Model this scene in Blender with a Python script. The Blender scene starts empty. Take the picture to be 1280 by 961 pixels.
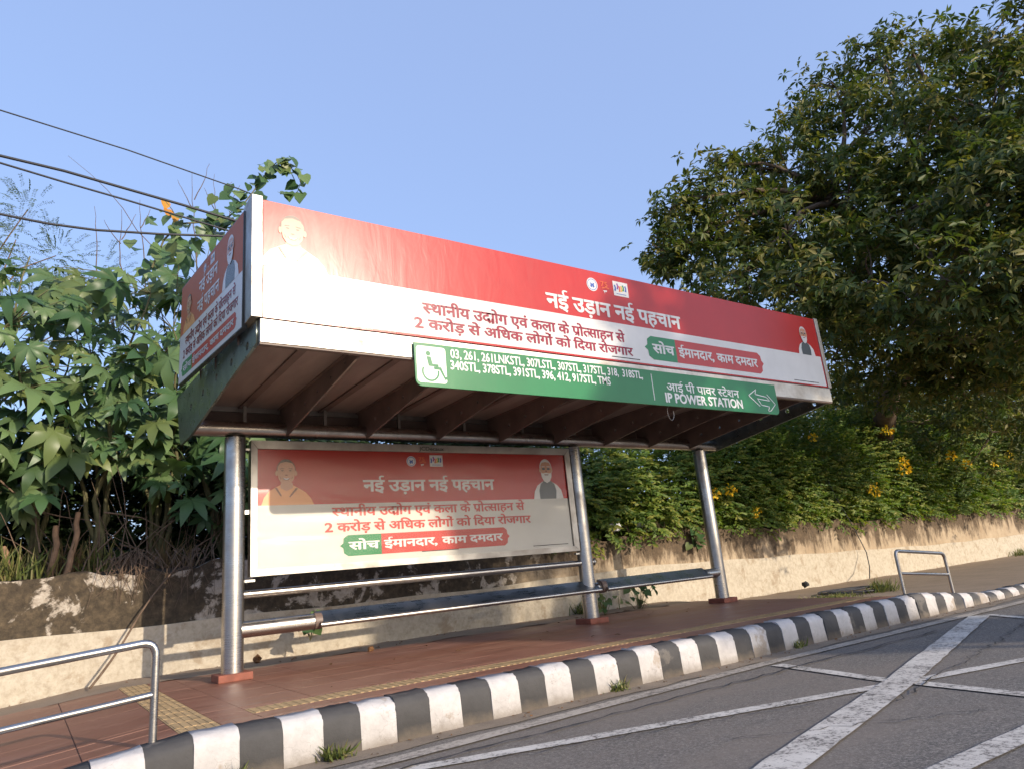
import bpy, bmesh, math, random
import numpy as np
from mathutils import Vector, Matrix
random.seed(7); RNG = np.random.default_rng(11)
SC = bpy.context.scene
COL = SC.collection

# ------------------------------------------------------------------ camera
# world: X along the shelter, Y away from the road, Z up; platform surface at Z = 0
FPX, PCX, PCY = 861.0, 640.0, 480.5
def _ray(x, y): return np.array([x - PCX, y - PCY, FPX])
_vx = _ray(1908, 593); _vx = _vx / np.linalg.norm(_vx)
_vz = _ray(338, -2700); _vz = _vz / np.linalg.norm(_vz)
_vz = _vz - _vx * (_vz @ _vx); _vz /= np.linalg.norm(_vz)
_vy = np.cross(_vz, _vx)
ROT = np.stack([_vx, _vy, _vz])
CAM = np.array([-2.046, -9.0, 0.92])
def onY(x, y, Y): d = ROT @ _ray(x, y); return CAM + d * (Y - CAM[1]) / d[1]
def onX(x, y, X): d = ROT @ _ray(x, y); return CAM + d * (X - CAM[0]) / d[0]
def onZ(x, y, Z): d = ROT @ _ray(x, y); return CAM + d * (Z - CAM[2]) / d[2]
def atD(x, y, D): d = ROT @ _ray(x, y); return CAM + d * D / math.hypot(d[0], d[1])
cam_d = bpy.data.cameras.new('camera'); cam = bpy.data.objects.new('camera', cam_d); COL.objects.link(cam)
_r = ROT @ np.array([1, 0, 0]); _u = ROT @ np.array([0, -1, 0]); _b = ROT @ np.array([0, 0, -1])
cam.matrix_world = Matrix(((_r[0], _u[0], _b[0], CAM[0]), (_r[1], _u[1], _b[1], CAM[1]), (_r[2], _u[2], _b[2], CAM[2]), (0, 0, 0, 1)))
cam_d.sensor_width = 36.0; cam_d.lens = 36.0 * FPX / 1280.0; cam_d.clip_end = 2000; cam_d.clip_start = 0.05
SC.camera = cam

# ------------------------------------------------------------------ sky and sun
SUN = Vector((0.252, -0.910, 0.330)).normalized()          # towards the sun
world = bpy.data.worlds.new('World'); SC.world = world; world.use_nodes = True
wn = world.node_tree; bg = wn.nodes['Background']
sky = wn.nodes.new('ShaderNodeTexSky'); sky.sky_type = 'NISHITA'; sky.sun_disc = False
sky.sun_elevation = math.asin(SUN.z); sky.sun_rotation = math.atan2(SUN.x, SUN.y)
sky.air_density = 1.15; sky.dust_density = 3.0; sky.ozone_density = 4.0
_mx = wn.nodes.new('ShaderNodeMix'); _mx.data_type = 'RGBA'; _mx.inputs[0].default_value = .6      # even pale haze over the whole sky
wn.links.new(sky.outputs[0], _mx.inputs[6]); _mx.inputs[7].default_value = (1.45, 1.88, 3.15, 1); wn.links.new(_mx.outputs[2], bg.inputs['Color']); bg.inputs['Strength'].default_value = 0.15
sun_d = bpy.data.lights.new('sun', 'SUN'); sun_d.energy = 2.1; sun_d.angle = math.radians(0.55); sun_d.color = (1.0, 0.86, 0.68)
sun = bpy.data.objects.new('sun', sun_d); COL.objects.link(sun)
sun.rotation_euler = SUN.to_track_quat('Z', 'Y').to_euler(); sun.location = (10, -30, 20)
vs = SC.view_settings; vs.view_transform = 'Standard'; vs.look = 'None'; vs.gamma = 1.0; vs.exposure = 1.08; vs.use_curve_mapping = False

# ------------------------------------------------------------------ materials
def nmat(name):
    m = bpy.data.materials.new(name); m.use_nodes = True
    nt = m.node_tree; return m, nt, nt.nodes['Principled BSDF']
def ramp(nt, fac, stops):
    r = nt.nodes.new('ShaderNodeValToRGB'); e = r.color_ramp.elements
    while len(e) < len(stops): e.new(0.5)
    for i, (p, c) in enumerate(stops):
        e[i].position = p; e[i].color = (c[0], c[1], c[2], 1) if isinstance(c, (tuple, list)) else (c, c, c, 1)
    nt.links.new(fac, r.inputs[0]); return r.outputs[0]
def coords(nt, space, scale=(1, 1, 1)):
    if space == 'world': o = nt.nodes.new('ShaderNodeNewGeometry').outputs['Position']
    else: o = nt.nodes.new('ShaderNodeTexCoord').outputs['Object']
    mp = nt.nodes.new('ShaderNodeMapping'); mp.inputs['Scale'].default_value = scale
    nt.links.new(o, mp.inputs[0]); return mp.outputs[0]
def noise(nt, vec, scale, detail=4, rough=0.6, dist=0.0):
    n = nt.nodes.new('ShaderNodeTexNoise'); n.inputs['Scale'].default_value = scale; n.inputs['Detail'].default_value = detail
    n.inputs['Roughness'].default_value = rough; n.inputs['Distortion'].default_value = dist
    nt.links.new(vec, n.inputs['Vector']); return n.outputs['Fac']
def mix(nt, fac, a, b, mode='MIX'):
    n = nt.nodes.new('ShaderNodeMix'); n.data_type = 'RGBA'; n.blend_type = mode
    for s, v in ((n.inputs[0], fac), (n.inputs[6], a), (n.inputs[7], b)):
        if isinstance(v, (int, float)): s.default_value = v
        elif isinstance(v, (tuple, list)): s.default_value = (v[0], v[1], v[2], 1)
        else: nt.links.new(v, s)
    return n.outputs[2]
def math_n(nt, op, a, b=0.0):
    n = nt.nodes.new('ShaderNodeMath'); n.operation = op
    for s, v in ((n.inputs[0], a), (n.inputs[1], b)):
        if isinstance(v, (int, float)): s.default_value = v
        else: nt.links.new(v, s)
    return n.outputs[0]
def bump(nt, p, h, strength, dist=0.01):
    b = nt.nodes.new('ShaderNodeBump'); b.inputs['Strength'].default_value = strength; b.inputs['Distance'].default_value = dist
    nt.links.new(h, b.inputs['Height']); nt.links.new(b.outputs[0], p.inputs['Normal'])
def setp(p, **k):
    for key, v in k.items(): p.inputs[key].default_value = (v[0], v[1], v[2], 1) if isinstance(v, tuple) else v
def simple(name, c, rough=0.6, metal=0.0, var=0.12, scale=6.0, bmp=0.0, space='world', stretch=(1, 1, 1), rvar=0.0, coat=0.0):
    m, nt, p = nmat(name); v = coords(nt, space, stretch); n = noise(nt, v, scale, 5)
    nt.links.new(ramp(nt, n, [(0.3, tuple(x * (1 - var) for x in c)), (0.7, tuple(min(1, x * (1 + var)) for x in c))]), p.inputs['Base Color'])
    setp(p, Roughness=rough, Metallic=metal)
    if rvar: nt.links.new(ramp(nt, noise(nt, v, scale * 2.3, 4), [(0.3, max(0.02, rough - rvar)), (0.7, min(1, rough + rvar))]), p.inputs['Roughness'])
    if coat: setp(p, **{'Coat Weight': coat, 'Coat Roughness': 0.25})
    if bmp: bump(nt, p, noise(nt, v, scale * 6, 6), bmp)
    return m
M = {}
def steel(name, stretch, c=(0.55, 0.53, 0.50), rough=0.27):
    m, nt, p = nmat(name); v = coords(nt, 'world', stretch)
    n = noise(nt, v, 4, 6, 0.7); g = noise(nt, coords(nt, 'world'), 3.2, 5)
    nt.links.new(mix(nt, ramp(nt, g, [(0.42, 0.0), (0.72, 0.55)]), ramp(nt, n, [(0.3, tuple(x * .82 for x in c)), (0.7, c)]), (0.24, 0.20, 0.16)), p.inputs['Base Color'])
    nt.links.new(math_n(nt, 'ADD', ramp(nt, n, [(0.3, rough - .06), (0.7, rough + .08)]), ramp(nt, g, [(0.45, 0.0), (0.75, 0.2)])), p.inputs['Roughness'])
    setp(p, Metallic=1.0); bump(nt, p, n, 0.02, 0.001); return m
M['steel_v'] = steel('brushed_steel_post', (1.5, 1.5, 60))        # turned rings round the posts
M['steel_h'] = steel('brushed_steel_long', (0.7, 40, 40))
M['steel_f'] = steel('brushed_steel_frame', (3, 3, 3), (0.46, 0.44, 0.41), 0.40)
M['strip'] = steel('aged_steel_strip', (0.8, 20, 20), (0.62, 0.59, 0.54), 0.45)
M['rib'] = simple('brown_painted_steel', (0.165, 0.115, 0.092), 0.5, 0.0, 0.25, 3)
M['roofin'] = simple('roof_underside_sheet', (0.30, 0.235, 0.195), 0.45, 0.0, 0.18, 2, stretch=(3, .6, 1))
M['rooftop'] = simple('roof_top_sheet', (0.4, 0.39, 0.37), 0.6, 0.0, 0.2, 2)
M['plate'] = simple('green_grey_end_plate', (0.19, 0.215, 0.185), 0.33, 0.75, 0.25, 4, rvar=.1)
M['base'] = simple('rust_red_painted_base', (0.24, 0.075, 0.045), 0.7, 0.0, 0.25, 9, bmp=.1)
M['bolt'] = simple('zinc_bolt', (0.5, 0.49, 0.46), 0.35, 1.0)
M['dark'] = simple('black_rubber', (0.02, 0.02, 0.02), 0.6)
def print_mat(name, c, rough=0.27, var=0.06, wrinkle=0.07):
    m, nt, p = nmat(name); v = coords(nt, 'world', (1, 1, 1))
    n = noise(nt, v, 2.2, 5)
    nt.links.new(ramp(nt, n, [(0.3, tuple(x * (1 - var) for x in c)), (0.7, tuple(min(1, x * (1 + var)) for x in c))]), p.inputs['Base Color'])
    setp(p, Roughness=rough); p.inputs['Specular IOR Level'].default_value = 0.5
    w = noise(nt, coords(nt, 'world', (1.6, 1, .5)), 3.5, 3, .5, .6); bump(nt, p, w, wrinkle, 0.03); return m
RED, WHITE, GREEN = (0.43, 0.014, 0.010), (0.64, 0.63, 0.61), (0.012, 0.19, 0.065)
M['p_red'] = print_mat('print_red', RED); M['p_white'] = print_mat('print_white', WHITE)
M['p_green'] = print_mat('print_green', GREEN); M['p_maroon'] = print_mat('print_maroon', (0.26, 0.010, 0.03))
M['p_pill'] = print_mat('print_pill_red', (0.45, 0.035, 0.028)); M['p_orange'] = print_mat('print_orange', (0.62, 0.10, 0.02))
M['p_black'] = print_mat('print_black', (0.015, 0.014, 0.016)); M['p_skin'] = print_mat('print_skin', (0.50, 0.25, 0.15))
M['p_hair'] = print_mat('print_hair', (0.10, 0.05, 0.035)); M['p_saffron'] = print_mat('print_saffron', (0.72, 0.33, 0.13))
M['p_pale'] = print_mat('print_pale_robe', (0.76, 0.62, 0.48)); M['p_grey'] = print_mat('print_grey_vest', (0.075, 0.085, 0.09))
M['p_beard'] = print_mat('print_white_beard', (0.62, 0.60, 0.58)); M['p_blue'] = print_mat('print_blue', (0.05, 0.10, 0.35))
M['p_purple'] = print_mat('print_purple', (0.25, 0.04, 0.25)); M['p_yellow'] = print_mat('print_yellow', (0.65, 0.40, 0.03))
M['p_amber'] = print_mat('print_amber', (0.42, 0.095, 0.022), .5); M['p_cream'] = print_mat('print_cream', (.54, .52, .47)); M['p_shade'] = print_mat('print_brown', (0.22, 0.08, 0.045))
M['sign'] = print_mat('sign_green_enamel', (0.012, 0.175, 0.055), 0.3, .08, .03); M['sign_w'] = print_mat('sign_white_vinyl', (0.75, 0.75, 0.72), 0.4, .04, .02)
m, nt, p = nmat('clear_plastic_film'); M['film'] = m          # wrinkled clear sheet over the poster
setp(p, Roughness=0.16); p.inputs['Specular IOR Level'].default_value = 0.5
_tr = nt.nodes.new('ShaderNodeBsdfTransparent'); _gl = nt.nodes.new('ShaderNodeBsdfGlossy'); _gl.inputs['Roughness'].default_value = .22
_ms = nt.nodes.new('ShaderNodeMixShader'); _fr = nt.nodes.new('ShaderNodeFresnel'); _fr.inputs[0].default_value = 1.28
nt.links.new(_fr.outputs[0], _ms.inputs[0]); nt.links.new(_tr.outputs[0], _ms.inputs[1]); nt.links.new(_gl.outputs[0], _ms.inputs[2])
_b = nt.nodes.new('ShaderNodeBump'); _b.inputs['Strength'].default_value = .7; _b.inputs['Distance'].default_value = .05
nt.links.new(noise(nt, coords(nt, 'world', (.55, 1, 2.2)), 1.25, 1.2, .4, .9), _b.inputs['Height']); nt.links.new(_b.outputs[0], _gl.inputs['Normal']); nt.links.new(_b.outputs[0], _fr.inputs['Normal'])
nt.links.new(_ms.outputs[0], nt.nodes['Material Output'].inputs['Surface']); nt.nodes.remove(p)

# asphalt
m, nt, p = nmat('worn_asphalt'); M['asphalt'] = m; v = coords(nt, 'world')
big = noise(nt, coords(nt, 'world', (.35, 1.1, 1)), 0.9, 5); fine = noise(nt, v, 52, 6, .9); mid = noise(nt, v, 14, 4)
c1 = ramp(nt, fine, [(0.34, (0.030, 0.028, 0.027)), (0.50, (0.118, 0.108, 0.099)), (0.64, (0.36, 0.33, 0.29))])
c2 = mix(nt, ramp(nt, big, [(0.35, 0.0), (0.66, .75)]), c1, (0.20, 0.168, 0.138))
c2 = mix(nt, ramp(nt, mid, [(0.55, 0.0), (0.8, .4)]), c2, (0.05, 0.046, 0.045))
nt.links.new(c2, p.inputs['Base Color']); setp(p, Roughness=0.85); bump(nt, p, fine, .5, 0.006)
# dusty gutter / earth
def earth(name, a, b, sc=3):
    m, nt, p = nmat(name); v = coords(nt, 'world'); n = noise(nt, v, sc, 8, .7); f = noise(nt, v, 90, 3, .7)
    c = ramp(nt, n, [(0.3, a), (0.7, b)]); c = mix(nt, ramp(nt, f, [(.4, .35), (.65, 0.0)]), c, tuple(x * .45 for x in a))
    nt.links.new(c, p.inputs['Base Color']); setp(p, Roughness=0.95); bump(nt, p, f, .5, .008); return m
M['dust'] = earth('dusty_gutter', (0.20, 0.155, 0.115), (0.30, 0.24, 0.175)); M['soil'] = earth('dry_soil', (0.10, 0.07, 0.045), (0.20, 0.145, 0.095))
M['bank'] = earth('dark_leaf_litter', (0.035, 0.026, 0.017), (0.085, 0.062, 0.04), 2); M['path'] = earth('worn_path', (0.25, 0.185, 0.125), (0.36, 0.27, 0.19), 1.5)
# road paint
m, nt, p = nmat('worn_road_paint'); M['paint'] = m; v = coords(nt, 'world'); n1 = noise(nt, v, 26, 6, .75); n2 = noise(nt, v, 3, 4)
w = math_n(nt, 'ADD', n1, math_n(nt, 'MULTIPLY', n2, .35))
nt.links.new(mix(nt, ramp(nt, w, [(0.55, 1.0), (0.68, 0.0)]), ramp(nt, n2, [(.3, (.44, .41, .37)), (.7, (.60, .57, .52))]), (.11, .10, .092)), p.inputs['Base Color'])
setp(p, Roughness=.8); bump(nt, p, n1, .3, .004)
m, nt, p = nmat('faded_edge_paint'); M['paint2'] = m; v = coords(nt, 'world'); n1 = noise(nt, v, 26, 6, .75); n2 = noise(nt, v, 2.1, 4)
w = math_n(nt, 'ADD', n1, math_n(nt, 'MULTIPLY', n2, .45))
nt.links.new(mix(nt, ramp(nt, w, [(0.60, 1.0), (0.80, 0.0)]), (.42, .37, .31), (.16, .14, .12)), p.inputs['Base Color']); setp(p, Roughness=.9)
M['crack'] = simple('tar_crack', (0.028, 0.026, 0.025), .7)
# kerb paint
def kerbm(name, c, under):
    m, nt, p = nmat(name); v = coords(nt, 'world'); n = noise(nt, v, 9, 7, .7); g = noise(nt, v, 2.2, 5)
    vo = nt.nodes.new('ShaderNodeTexVoronoi'); vo.feature = 'DISTANCE_TO_EDGE'; vo.inputs['Scale'].default_value = 6; _nn = nt.nodes.new('ShaderNodeTexNoise'); _nn.inputs['Scale'].default_value = 7; _nn.inputs['Detail'].default_value = 5; nt.links.new(v, _nn.inputs['Vector']); nt.links.new(mix(nt, .32, v, _nn.outputs['Color'], 'ADD'), vo.inputs['Vector'])
    cr = ramp(nt, vo.outputs['Distance'], [(0.0, .6), (0.014, 0.0)])
    base = ramp(nt, n, [(.3, tuple(x * .78 for x in c)), (.7, c)])
    base = mix(nt, ramp(nt, g, [(.62, 0.0), (.66, .85)]), base, under)
    base = mix(nt, math_n(nt, 'MULTIPLY', cr, ramp(nt, g, [(.4, 0), (.6, 1)])), base, tuple(x * .5 for x in under))
    sx = nt.nodes.new('ShaderNodeSeparateXYZ'); nt.links.new(nt.nodes.new('ShaderNodeNewGeometry').outputs['Position'], sx.inputs[0])
    lowd = math_n(nt, 'ADD', sx.outputs['Z'], math_n(nt, 'MULTIPLY', n, .14))           # splash dirt along the foot
    base = mix(nt, ramp(nt, math_n(nt, 'MULTIPLY_ADD', lowd, 1.0), [(0.0, .8), (.001, .8)]) if False else ramp(nt, math_n(nt, 'ADD', lowd, .30), [(.05, .75), (.17, 0.0)]), base, (.27, .22, .17))
    nt.links.new(base, p.inputs['Base Color']); setp(p, Roughness=.75); bump(nt, p, n, .55, .012); return m
M['k_white'] = kerbm('white_kerb_paint', (.58, .55, .53), (.36, .30, .24)); M['k_black'] = kerbm('black_kerb_paint', (.066, .063, .062), (.14, .125, .11))
# tiles
m, nt, p = nmat('red_brown_paving_tile'); M['tile'] = m; v = coords(nt, 'world', (.45, 2.6, 1)); v2 = coords(nt, 'world')
n = noise(nt, v, 2.6, 7, .65, .8); g = noise(nt, v2, 22, 5)
oi = nt.nodes.new('ShaderNodeObjectInfo')
c = ramp(nt, n, [(.28, (.17, .068, .042)), (.5, (.25, .105, .066)), (.72, (.34, .18, .12))])
c = mix(nt, ramp(nt, g, [(.55, 0), (.8, .35)]), c, (.36, .25, .17)); c = mix(nt, math_n(nt, 'MULTIPLY', oi.outputs['Random'], .12), c, (.14, .06, .04))
nt.links.new(c, p.inputs['Base Color']); nt.links.new(ramp(nt, n, [(.3, .38), (.7, .62)]), p.inputs['Roughness']); bump(nt, p, g, .12, .004)
M['tactile'] = simple('ochre_tactile_tile', (.46, .31, .15), .7, 0, .25, 8, bmp=.15); M['grout'] = earth('grout_bed', (.17, .095, .065), (.22, .13, .09), 6)
# wall
m, nt, p = nmat('mould_stained_wall'); M['wall'] = m; v = coords(nt, 'world')
sx = nt.nodes.new('ShaderNodeSeparateXYZ'); nt.links.new(nt.nodes.new('ShaderNodeNewGeometry').outputs['Position'], sx.inputs[0])
n = noise(nt, v, 1.7, 9, .68, .3); n2 = noise(nt, v, 9, 7, .7); dr = noise(nt, coords(nt, 'world', (3.2, 1, .75)), 1.3, 9, .72, .35); lf = noise(nt, v, 1.9, 10, .66, .4)
mould = ramp(nt, n2, [(.25, (.022, .018, .012)), (.5, (.072, .054, .034)), (.75, (.15, .112, .068))])
leftc = mix(nt, ramp(nt, lf, [(.545, 0), (.585, .95)]), mould, ramp(nt, n2, [(.3, (.30, .25, .19)), (.65, (.56, .50, .42))]))
drip = math_n(nt, 'ADD', math_n(nt, 'ADD', math_n(nt, 'MULTIPLY', dr, .62), math_n(nt, 'MULTIPLY', noise(nt, v, .8, 7, .7, .6), .40)), math_n(nt, 'MULTIPLY', math_n(nt, 'SUBTRACT', sx.outputs['Z'], 1.0), .26))
rightc = mix(nt, ramp(nt, drip, [(.42, 0), (.52, .95)]), ramp(nt, n, [(.3, (.34, .25, .16)), (.7, (.50, .40, .28))]), ramp(nt, n2, [(.3, (.05, .035, .022)), (.7, (.14, .095, .058))]))
side = ramp(nt, math_n(nt, 'ADD', math_n(nt, 'MULTIPLY', sx.outputs['X'], .12), math_n(nt, 'MULTIPLY', n, .5)), [(1.02, 0), (1.0, 1)])
sd = nt.nodes.new('ShaderNodeMapRange'); nt.links.new(math_n(nt, 'ADD', sx.outputs['X'], math_n(nt, 'MULTIPLY', n, 3.0)), sd.inputs[0]); sd.inputs[1].default_value = 6.9; sd.inputs[2].default_value = 8.2
nt.links.new(mix(nt, sd.outputs[0], leftc, rightc), p.inputs['Base Color']); setp(p, Roughness=.95); bump(nt, p, n2, .8, .03)
m, nt, p = nmat('cream_lime_paint'); M['plinth'] = m; v = coords(nt, 'world'); n = noise(nt, v, 2.4, 8, .66, .4); n2 = noise(nt, v, 12, 7, .7)
c = ramp(nt, n2, [(.3, (.38, .32, .24)), (.6, (.53, .47, .37))]); c = mix(nt, ramp(nt, n, [(.55, 0), (.64, .75)]), c, (.32, .245, .165)); c = mix(nt, ramp(nt, n2, [(.66, 0), (.72, .7)]), c, (.22, .17, .12))
nt.links.new(c, p.inputs['Base Color']); setp(p, Roughness=.9); bump(nt, p, n2, .6, .02)
# plants
def leafm(name, cols, trans=0.32, rough=0.5):
    m, nt, p = nmat(name); a = nt.nodes.new('ShaderNodeAttribute'); a.attribute_name = 'tint'
    oi = nt.nodes.new('ShaderNodeObjectInfo')
    f = math_n(nt, 'FRACT', math_n(nt, 'ADD', a.outputs['Fac'], oi.outputs['Random']))
    k = len(cols) - 1; c = ramp(nt, f, [(i / k, cc) for i, cc in enumerate(cols)])
    nt.links.new(c, p.inputs['Base Color']); setp(p, Roughness=rough); p.inputs['Specular IOR Level'].default_value = .35
    t = nt.nodes.new('ShaderNodeBsdfTranslucent'); nt.links.new(mix(nt, 1.0, c, (1.0, 1.15, .45), 'MULTIPLY'), t.inputs[0])
    ms = nt.nodes.new('ShaderNodeMixShader'); ms.inputs[0].default_value = trans
    nt.links.new(p.outputs[0], ms.inputs[1]); nt.links.new(t.outputs[0], ms.inputs[2]); nt.links.new(ms.outputs[0], nt.nodes['Material Output'].inputs['Surface']); return m
M['castor'] = leafm('broad_leaf', [(.055, .115, .042), (.11, .19, .07), (.17, .245, .095), (.085, .155, .07), (.20, .235, .07), (.045, .095, .04), (.055, .115, .042)], .25, .38)
M['treeleaf'] = leafm('tree_leaf', [(.062, .095, .024), (.105, .14, .034), (.17, .175, .042), (.25, .21, .055), (.08, .115, .03), (.062, .095, .024)], .36)
M['shrubleaf'] = leafm('shrub_leaf', [(.085, .15, .028), (.145, .225, .04), (.21, .27, .046), (.28, .27, .05), (.115, .19, .035), (.085, .15, .028)], .40)
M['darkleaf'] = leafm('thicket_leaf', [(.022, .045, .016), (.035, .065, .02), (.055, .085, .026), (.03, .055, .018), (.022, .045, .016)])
M['feather'] = leafm('feathery_leaf', [(.09, .13, .045), (.13, .165, .06), (.10, .14, .055), (.09, .13, .045)], .4)
M['grass'] = leafm('grass_blade', [(.10, .13, .035), (.17, .19, .055), (.26, .22, .09), (.12, .15, .04), (.10, .13, .035)], .3)
M['drygrass'] = leafm('dry_grass', [(.17, .11, .055), (.12, .08, .04), (.24, .17, .085), (.15, .10, .045), (.17, .11, .055)], .2)
M['flower'] = leafm('yellow_flower', [(.88, .56, .02), (.90, .66, .04), (.86, .46, .015), (.88, .56, .02)], .3)
M['dryleaf'] = leafm('dry_leaf', [(.16, .075, .03), (.24, .12, .05), (.12, .06, .028), (.16, .075, .03)], .15, .8)
M['yellowleaf'] = leafm('withered_leaf', [(.62, .30, .04), (.55, .22, .03), (.62, .30, .04)], .3)
M['bark'] = simple('grey_brown_bark', (.13, .09, .06), .9, 0, .35, 7, bmp=.5); M['twig'] = simple('dry_twig', (.15, .10, .066), .9, 0, .3, 12)
M['stem'] = simple('green_brown_stem', (.13, .12, .055), .8, 0, .3, 8); M['wood'] = simple('cut_stake', (.25, .15, .085), .9, 0, .3, 10, bmp=.3)
M['cable'] = simple('black_cable', (.025, .026, .032), .55); M['paper'] = simple('crumpled_paper', (.66, .66, .68), .8, 0, .1, 8)

# ------------------------------------------------------------------ builders
def tag(o, label, cat, group=None, kind=None):
    if label: o['label'] = label
    if cat: o['category'] = cat
    if group: o['group'] = group
    if kind: o['kind'] = kind
    return o
def link(name, me, parent=None, mats=None):
    if mats:
        for x in (mats if isinstance(mats, (list, tuple)) else [mats]): me.materials.append(M[x] if isinstance(x, str) else x)
    o = bpy.data.objects.new(name, me); COL.objects.link(o)
    if parent: o.parent = parent
    return o
def empty(name, loc=(0, 0, 0)):
    o = bpy.data.objects.new(name, None); COL.objects.link(o); o.location = loc; o.empty_display_size = .2; return o
def rel(o, parent):                                                 # world-space mesh under a moved empty
    o.parent = parent; o.location = -Vector(parent.location); return o
class MB:
    def __init__(s): s.v = []; s.f = []; s.mi = []; s.sm = []
    def add(s, V, F, mi=0, smooth=False):
        b = len(s.v); s.v.extend([tuple(map(float, x)) for x in V]); s.f.extend([tuple(b + i for i in f) for f in F]); s.mi.extend([mi] * len(F)); s.sm.extend([smooth] * len(F)); return s
    def box(s, x0, x1, y0, y1, z0, z1, mi=0, ch=0.0):
        if ch <= 0:
            V = [(x, y, z) for z in (z0, z1) for y in (y0, y1) for x in (x0, x1)]
            return s.add(V, [(0, 2, 3, 1), (4, 5, 7, 6), (0, 1, 5, 4), (2, 6, 7, 3), (0, 4, 6, 2), (1, 3, 7, 5)], mi)
        bm = bmesh.new(); bmesh.ops.create_cube(bm, size=1)
        for v in bm.verts: v.co = Vector(((x0 + x1) / 2 + v.co.x * (x1 - x0), (y0 + y1) / 2 + v.co.y * (y1 - y0), (z0 + z1) / 2 + v.co.z * (z1 - z0)))
        bmesh.ops.bevel(bm, geom=list(bm.edges), offset=ch, segments=2, affect='EDGES', profile=.5)
        bm.verts.index_update(); s.add([v.co for v in bm.verts], [[v.index for v in f.verts] for f in bm.faces], mi); bm.free(); return s
    def tube(s, pts, rad, seg=12, mi=0, cap=True):
        P = [Vector(tuple(map(float, q))) for q in pts]; n = len(P)
        R = rad if isinstance(rad, (list, tuple)) else [rad] * n
        T = [(P[min(i + 1, n - 1)] - P[max(i - 1, 0)]).normalized() for i in range(n)]
        up = Vector((0, 0, 1)) if abs(T[0].z) < .9 else Vector((1, 0, 0)); a = T[0].cross(up).normalized(); V = []
        for i in range(n):
            a = (a - T[i] * a.dot(T[i])); a = a.normalized() if a.length > 1e-6 else T[i].orthogonal().normalized(); b = T[i].cross(a)
            for k in range(seg):
                t = 2 * math.pi * k / seg; V.append(P[i] + (a * math.cos(t) + b * math.sin(t)) * R[i])
        F = [(i * seg + k, i * seg + (k + 1) % seg, (i + 1) * seg + (k + 1) % seg, (i + 1) * seg + k) for i in range(n - 1) for k in range(seg)]
        s.add(V, F, mi, True)
        if cap: s.add(V[:seg], [tuple(range(seg))[::-1]], mi); s.add(V[-seg:], [tuple(range(seg))], mi)
        return s
    def mesh(s, name='mesh'):
        me = bpy.data.meshes.new(name); me.from_pydata(s.v, [], s.f); me.polygons.foreach_set('material_index', s.mi); me.polygons.foreach_set('use_smooth', s.sm); me.update(); return me
    def build(s, name, mats, parent=None, kind=None):
        o = link(name, s.mesh(name), None, mats)
        if parent is not None: rel(o, parent)
        if kind: o['kind'] = kind
        return o
def arc_path(pts, r, n=6):
    """poly-line with rounded corners"""
    P = [Vector(q) for q in pts]; out = [P[0]]
    for i in range(1, len(P) - 1):
        a = (P[i - 1] - P[i]).normalized(); b = (P[i + 1] - P[i]).normalized()
        for k in range(n + 1):
            t = k / n; out.append((P[i] + a * r) * (1 - t) ** 2 + P[i] * 2 * t * (1 - t) + (P[i] + b * r) * t * t)
    return out + [P[-1]]
def poly2d(splines, extrude=0.0, bevel=0.0):
    """flat mesh in XY from closed 2-D outlines (inner ones cut holes)"""
    c = bpy.data.curves.new('o', 'CURVE'); c.dimensions = '2D'; c.fill_mode = 'BOTH'; c.extrude = extrude; c.bevel_depth = bevel
    for sp in splines:
        s = c.splines.new('POLY'); s.points.add(len(sp) - 1); s.use_cyclic_u = True
        for q, (x, y) in zip(s.points, sp): q.co = (x, y, 0, 1)
    o = bpy.data.objects.new('o', c); COL.objects.link(o); me = bpy.data.meshes.new_from_object(o.evaluated_get(bpy.context.evaluated_depsgraph_get())) if False else None
    bpy.context.view_layer.update(); me = bpy.data.meshes.new_from_object(o.evaluated_get(bpy.context.evaluated_depsgraph_get()))
    bpy.data.objects.remove(o); bpy.data.curves.remove(c); me.materials.clear(); return me
def ell(cx, cy, rx, ry, n=24, a0=0, a1=2 * math.pi):
    return [(cx + rx * math.cos(a0 + (a1 - a0) * k / n), cy + ry * math.sin(a0 + (a1 - a0) * k / n)) for k in range(n if a1 - a0 > 6.28 else n + 1)]
def rrect(x0, y0, x1, y1, r, n=5):
    o = []
    for cx, cy, a in ((x1 - r, y1 - r, 0), (x0 + r, y1 - r, 90), (x0 + r, y0 + r, 180), (x1 - r, y0 + r, 270)):
        o += [(cx + r * math.cos(math.radians(a + 90 * k / n)), cy + r * math.sin(math.radians(a + 90 * k / n))) for k in range(n + 1)]
    return o
# ------------------------------------------------------------------ ground, road, kerb, platform
ROADZ = -0.30
def sheet(name, x0, x1, y0, y1, z, mat, nx=1, ny=1, amp=0.0, kind='structure', parent=None):
    mb = MB(); V = []
    for j in range(ny + 1):
        for i in range(nx + 1):
            V.append((x0 + (x1 - x0) * i / nx, y0 + (y1 - y0) * j / ny, z + (random.uniform(-amp, amp) if amp else 0)))
    mb.add(V, [(j * (nx + 1) + i, j * (nx + 1) + i + 1, (j + 1) * (nx + 1) + i + 1, (j + 1) * (nx + 1) + i) for j in range(ny) for i in range(nx)], 0, amp > 0)
    return mb.build(name, mat, parent, kind)
sheet('ground', -400, 600, -400, 500, ROADZ - .03, 'soil')
road = sheet('road', -120, 260, -18, -3.42, ROADZ, 'asphalt')
g = MB(); ny = 0
V = []; xs = np.arange(-14, 60, .35)
for x in xs: V += [(x, -3.42, ROADZ + .012), (x, -3.74 + random.uniform(-.05, .05), ROADZ + .004 + .003)]
g.add(V, [(2 * i + 1, 2 * i + 3, 2 * i + 2, 2 * i) for i in range(len(xs) - 1)]); gut = g.build('dusty_gutter', 'dust', road)
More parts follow.
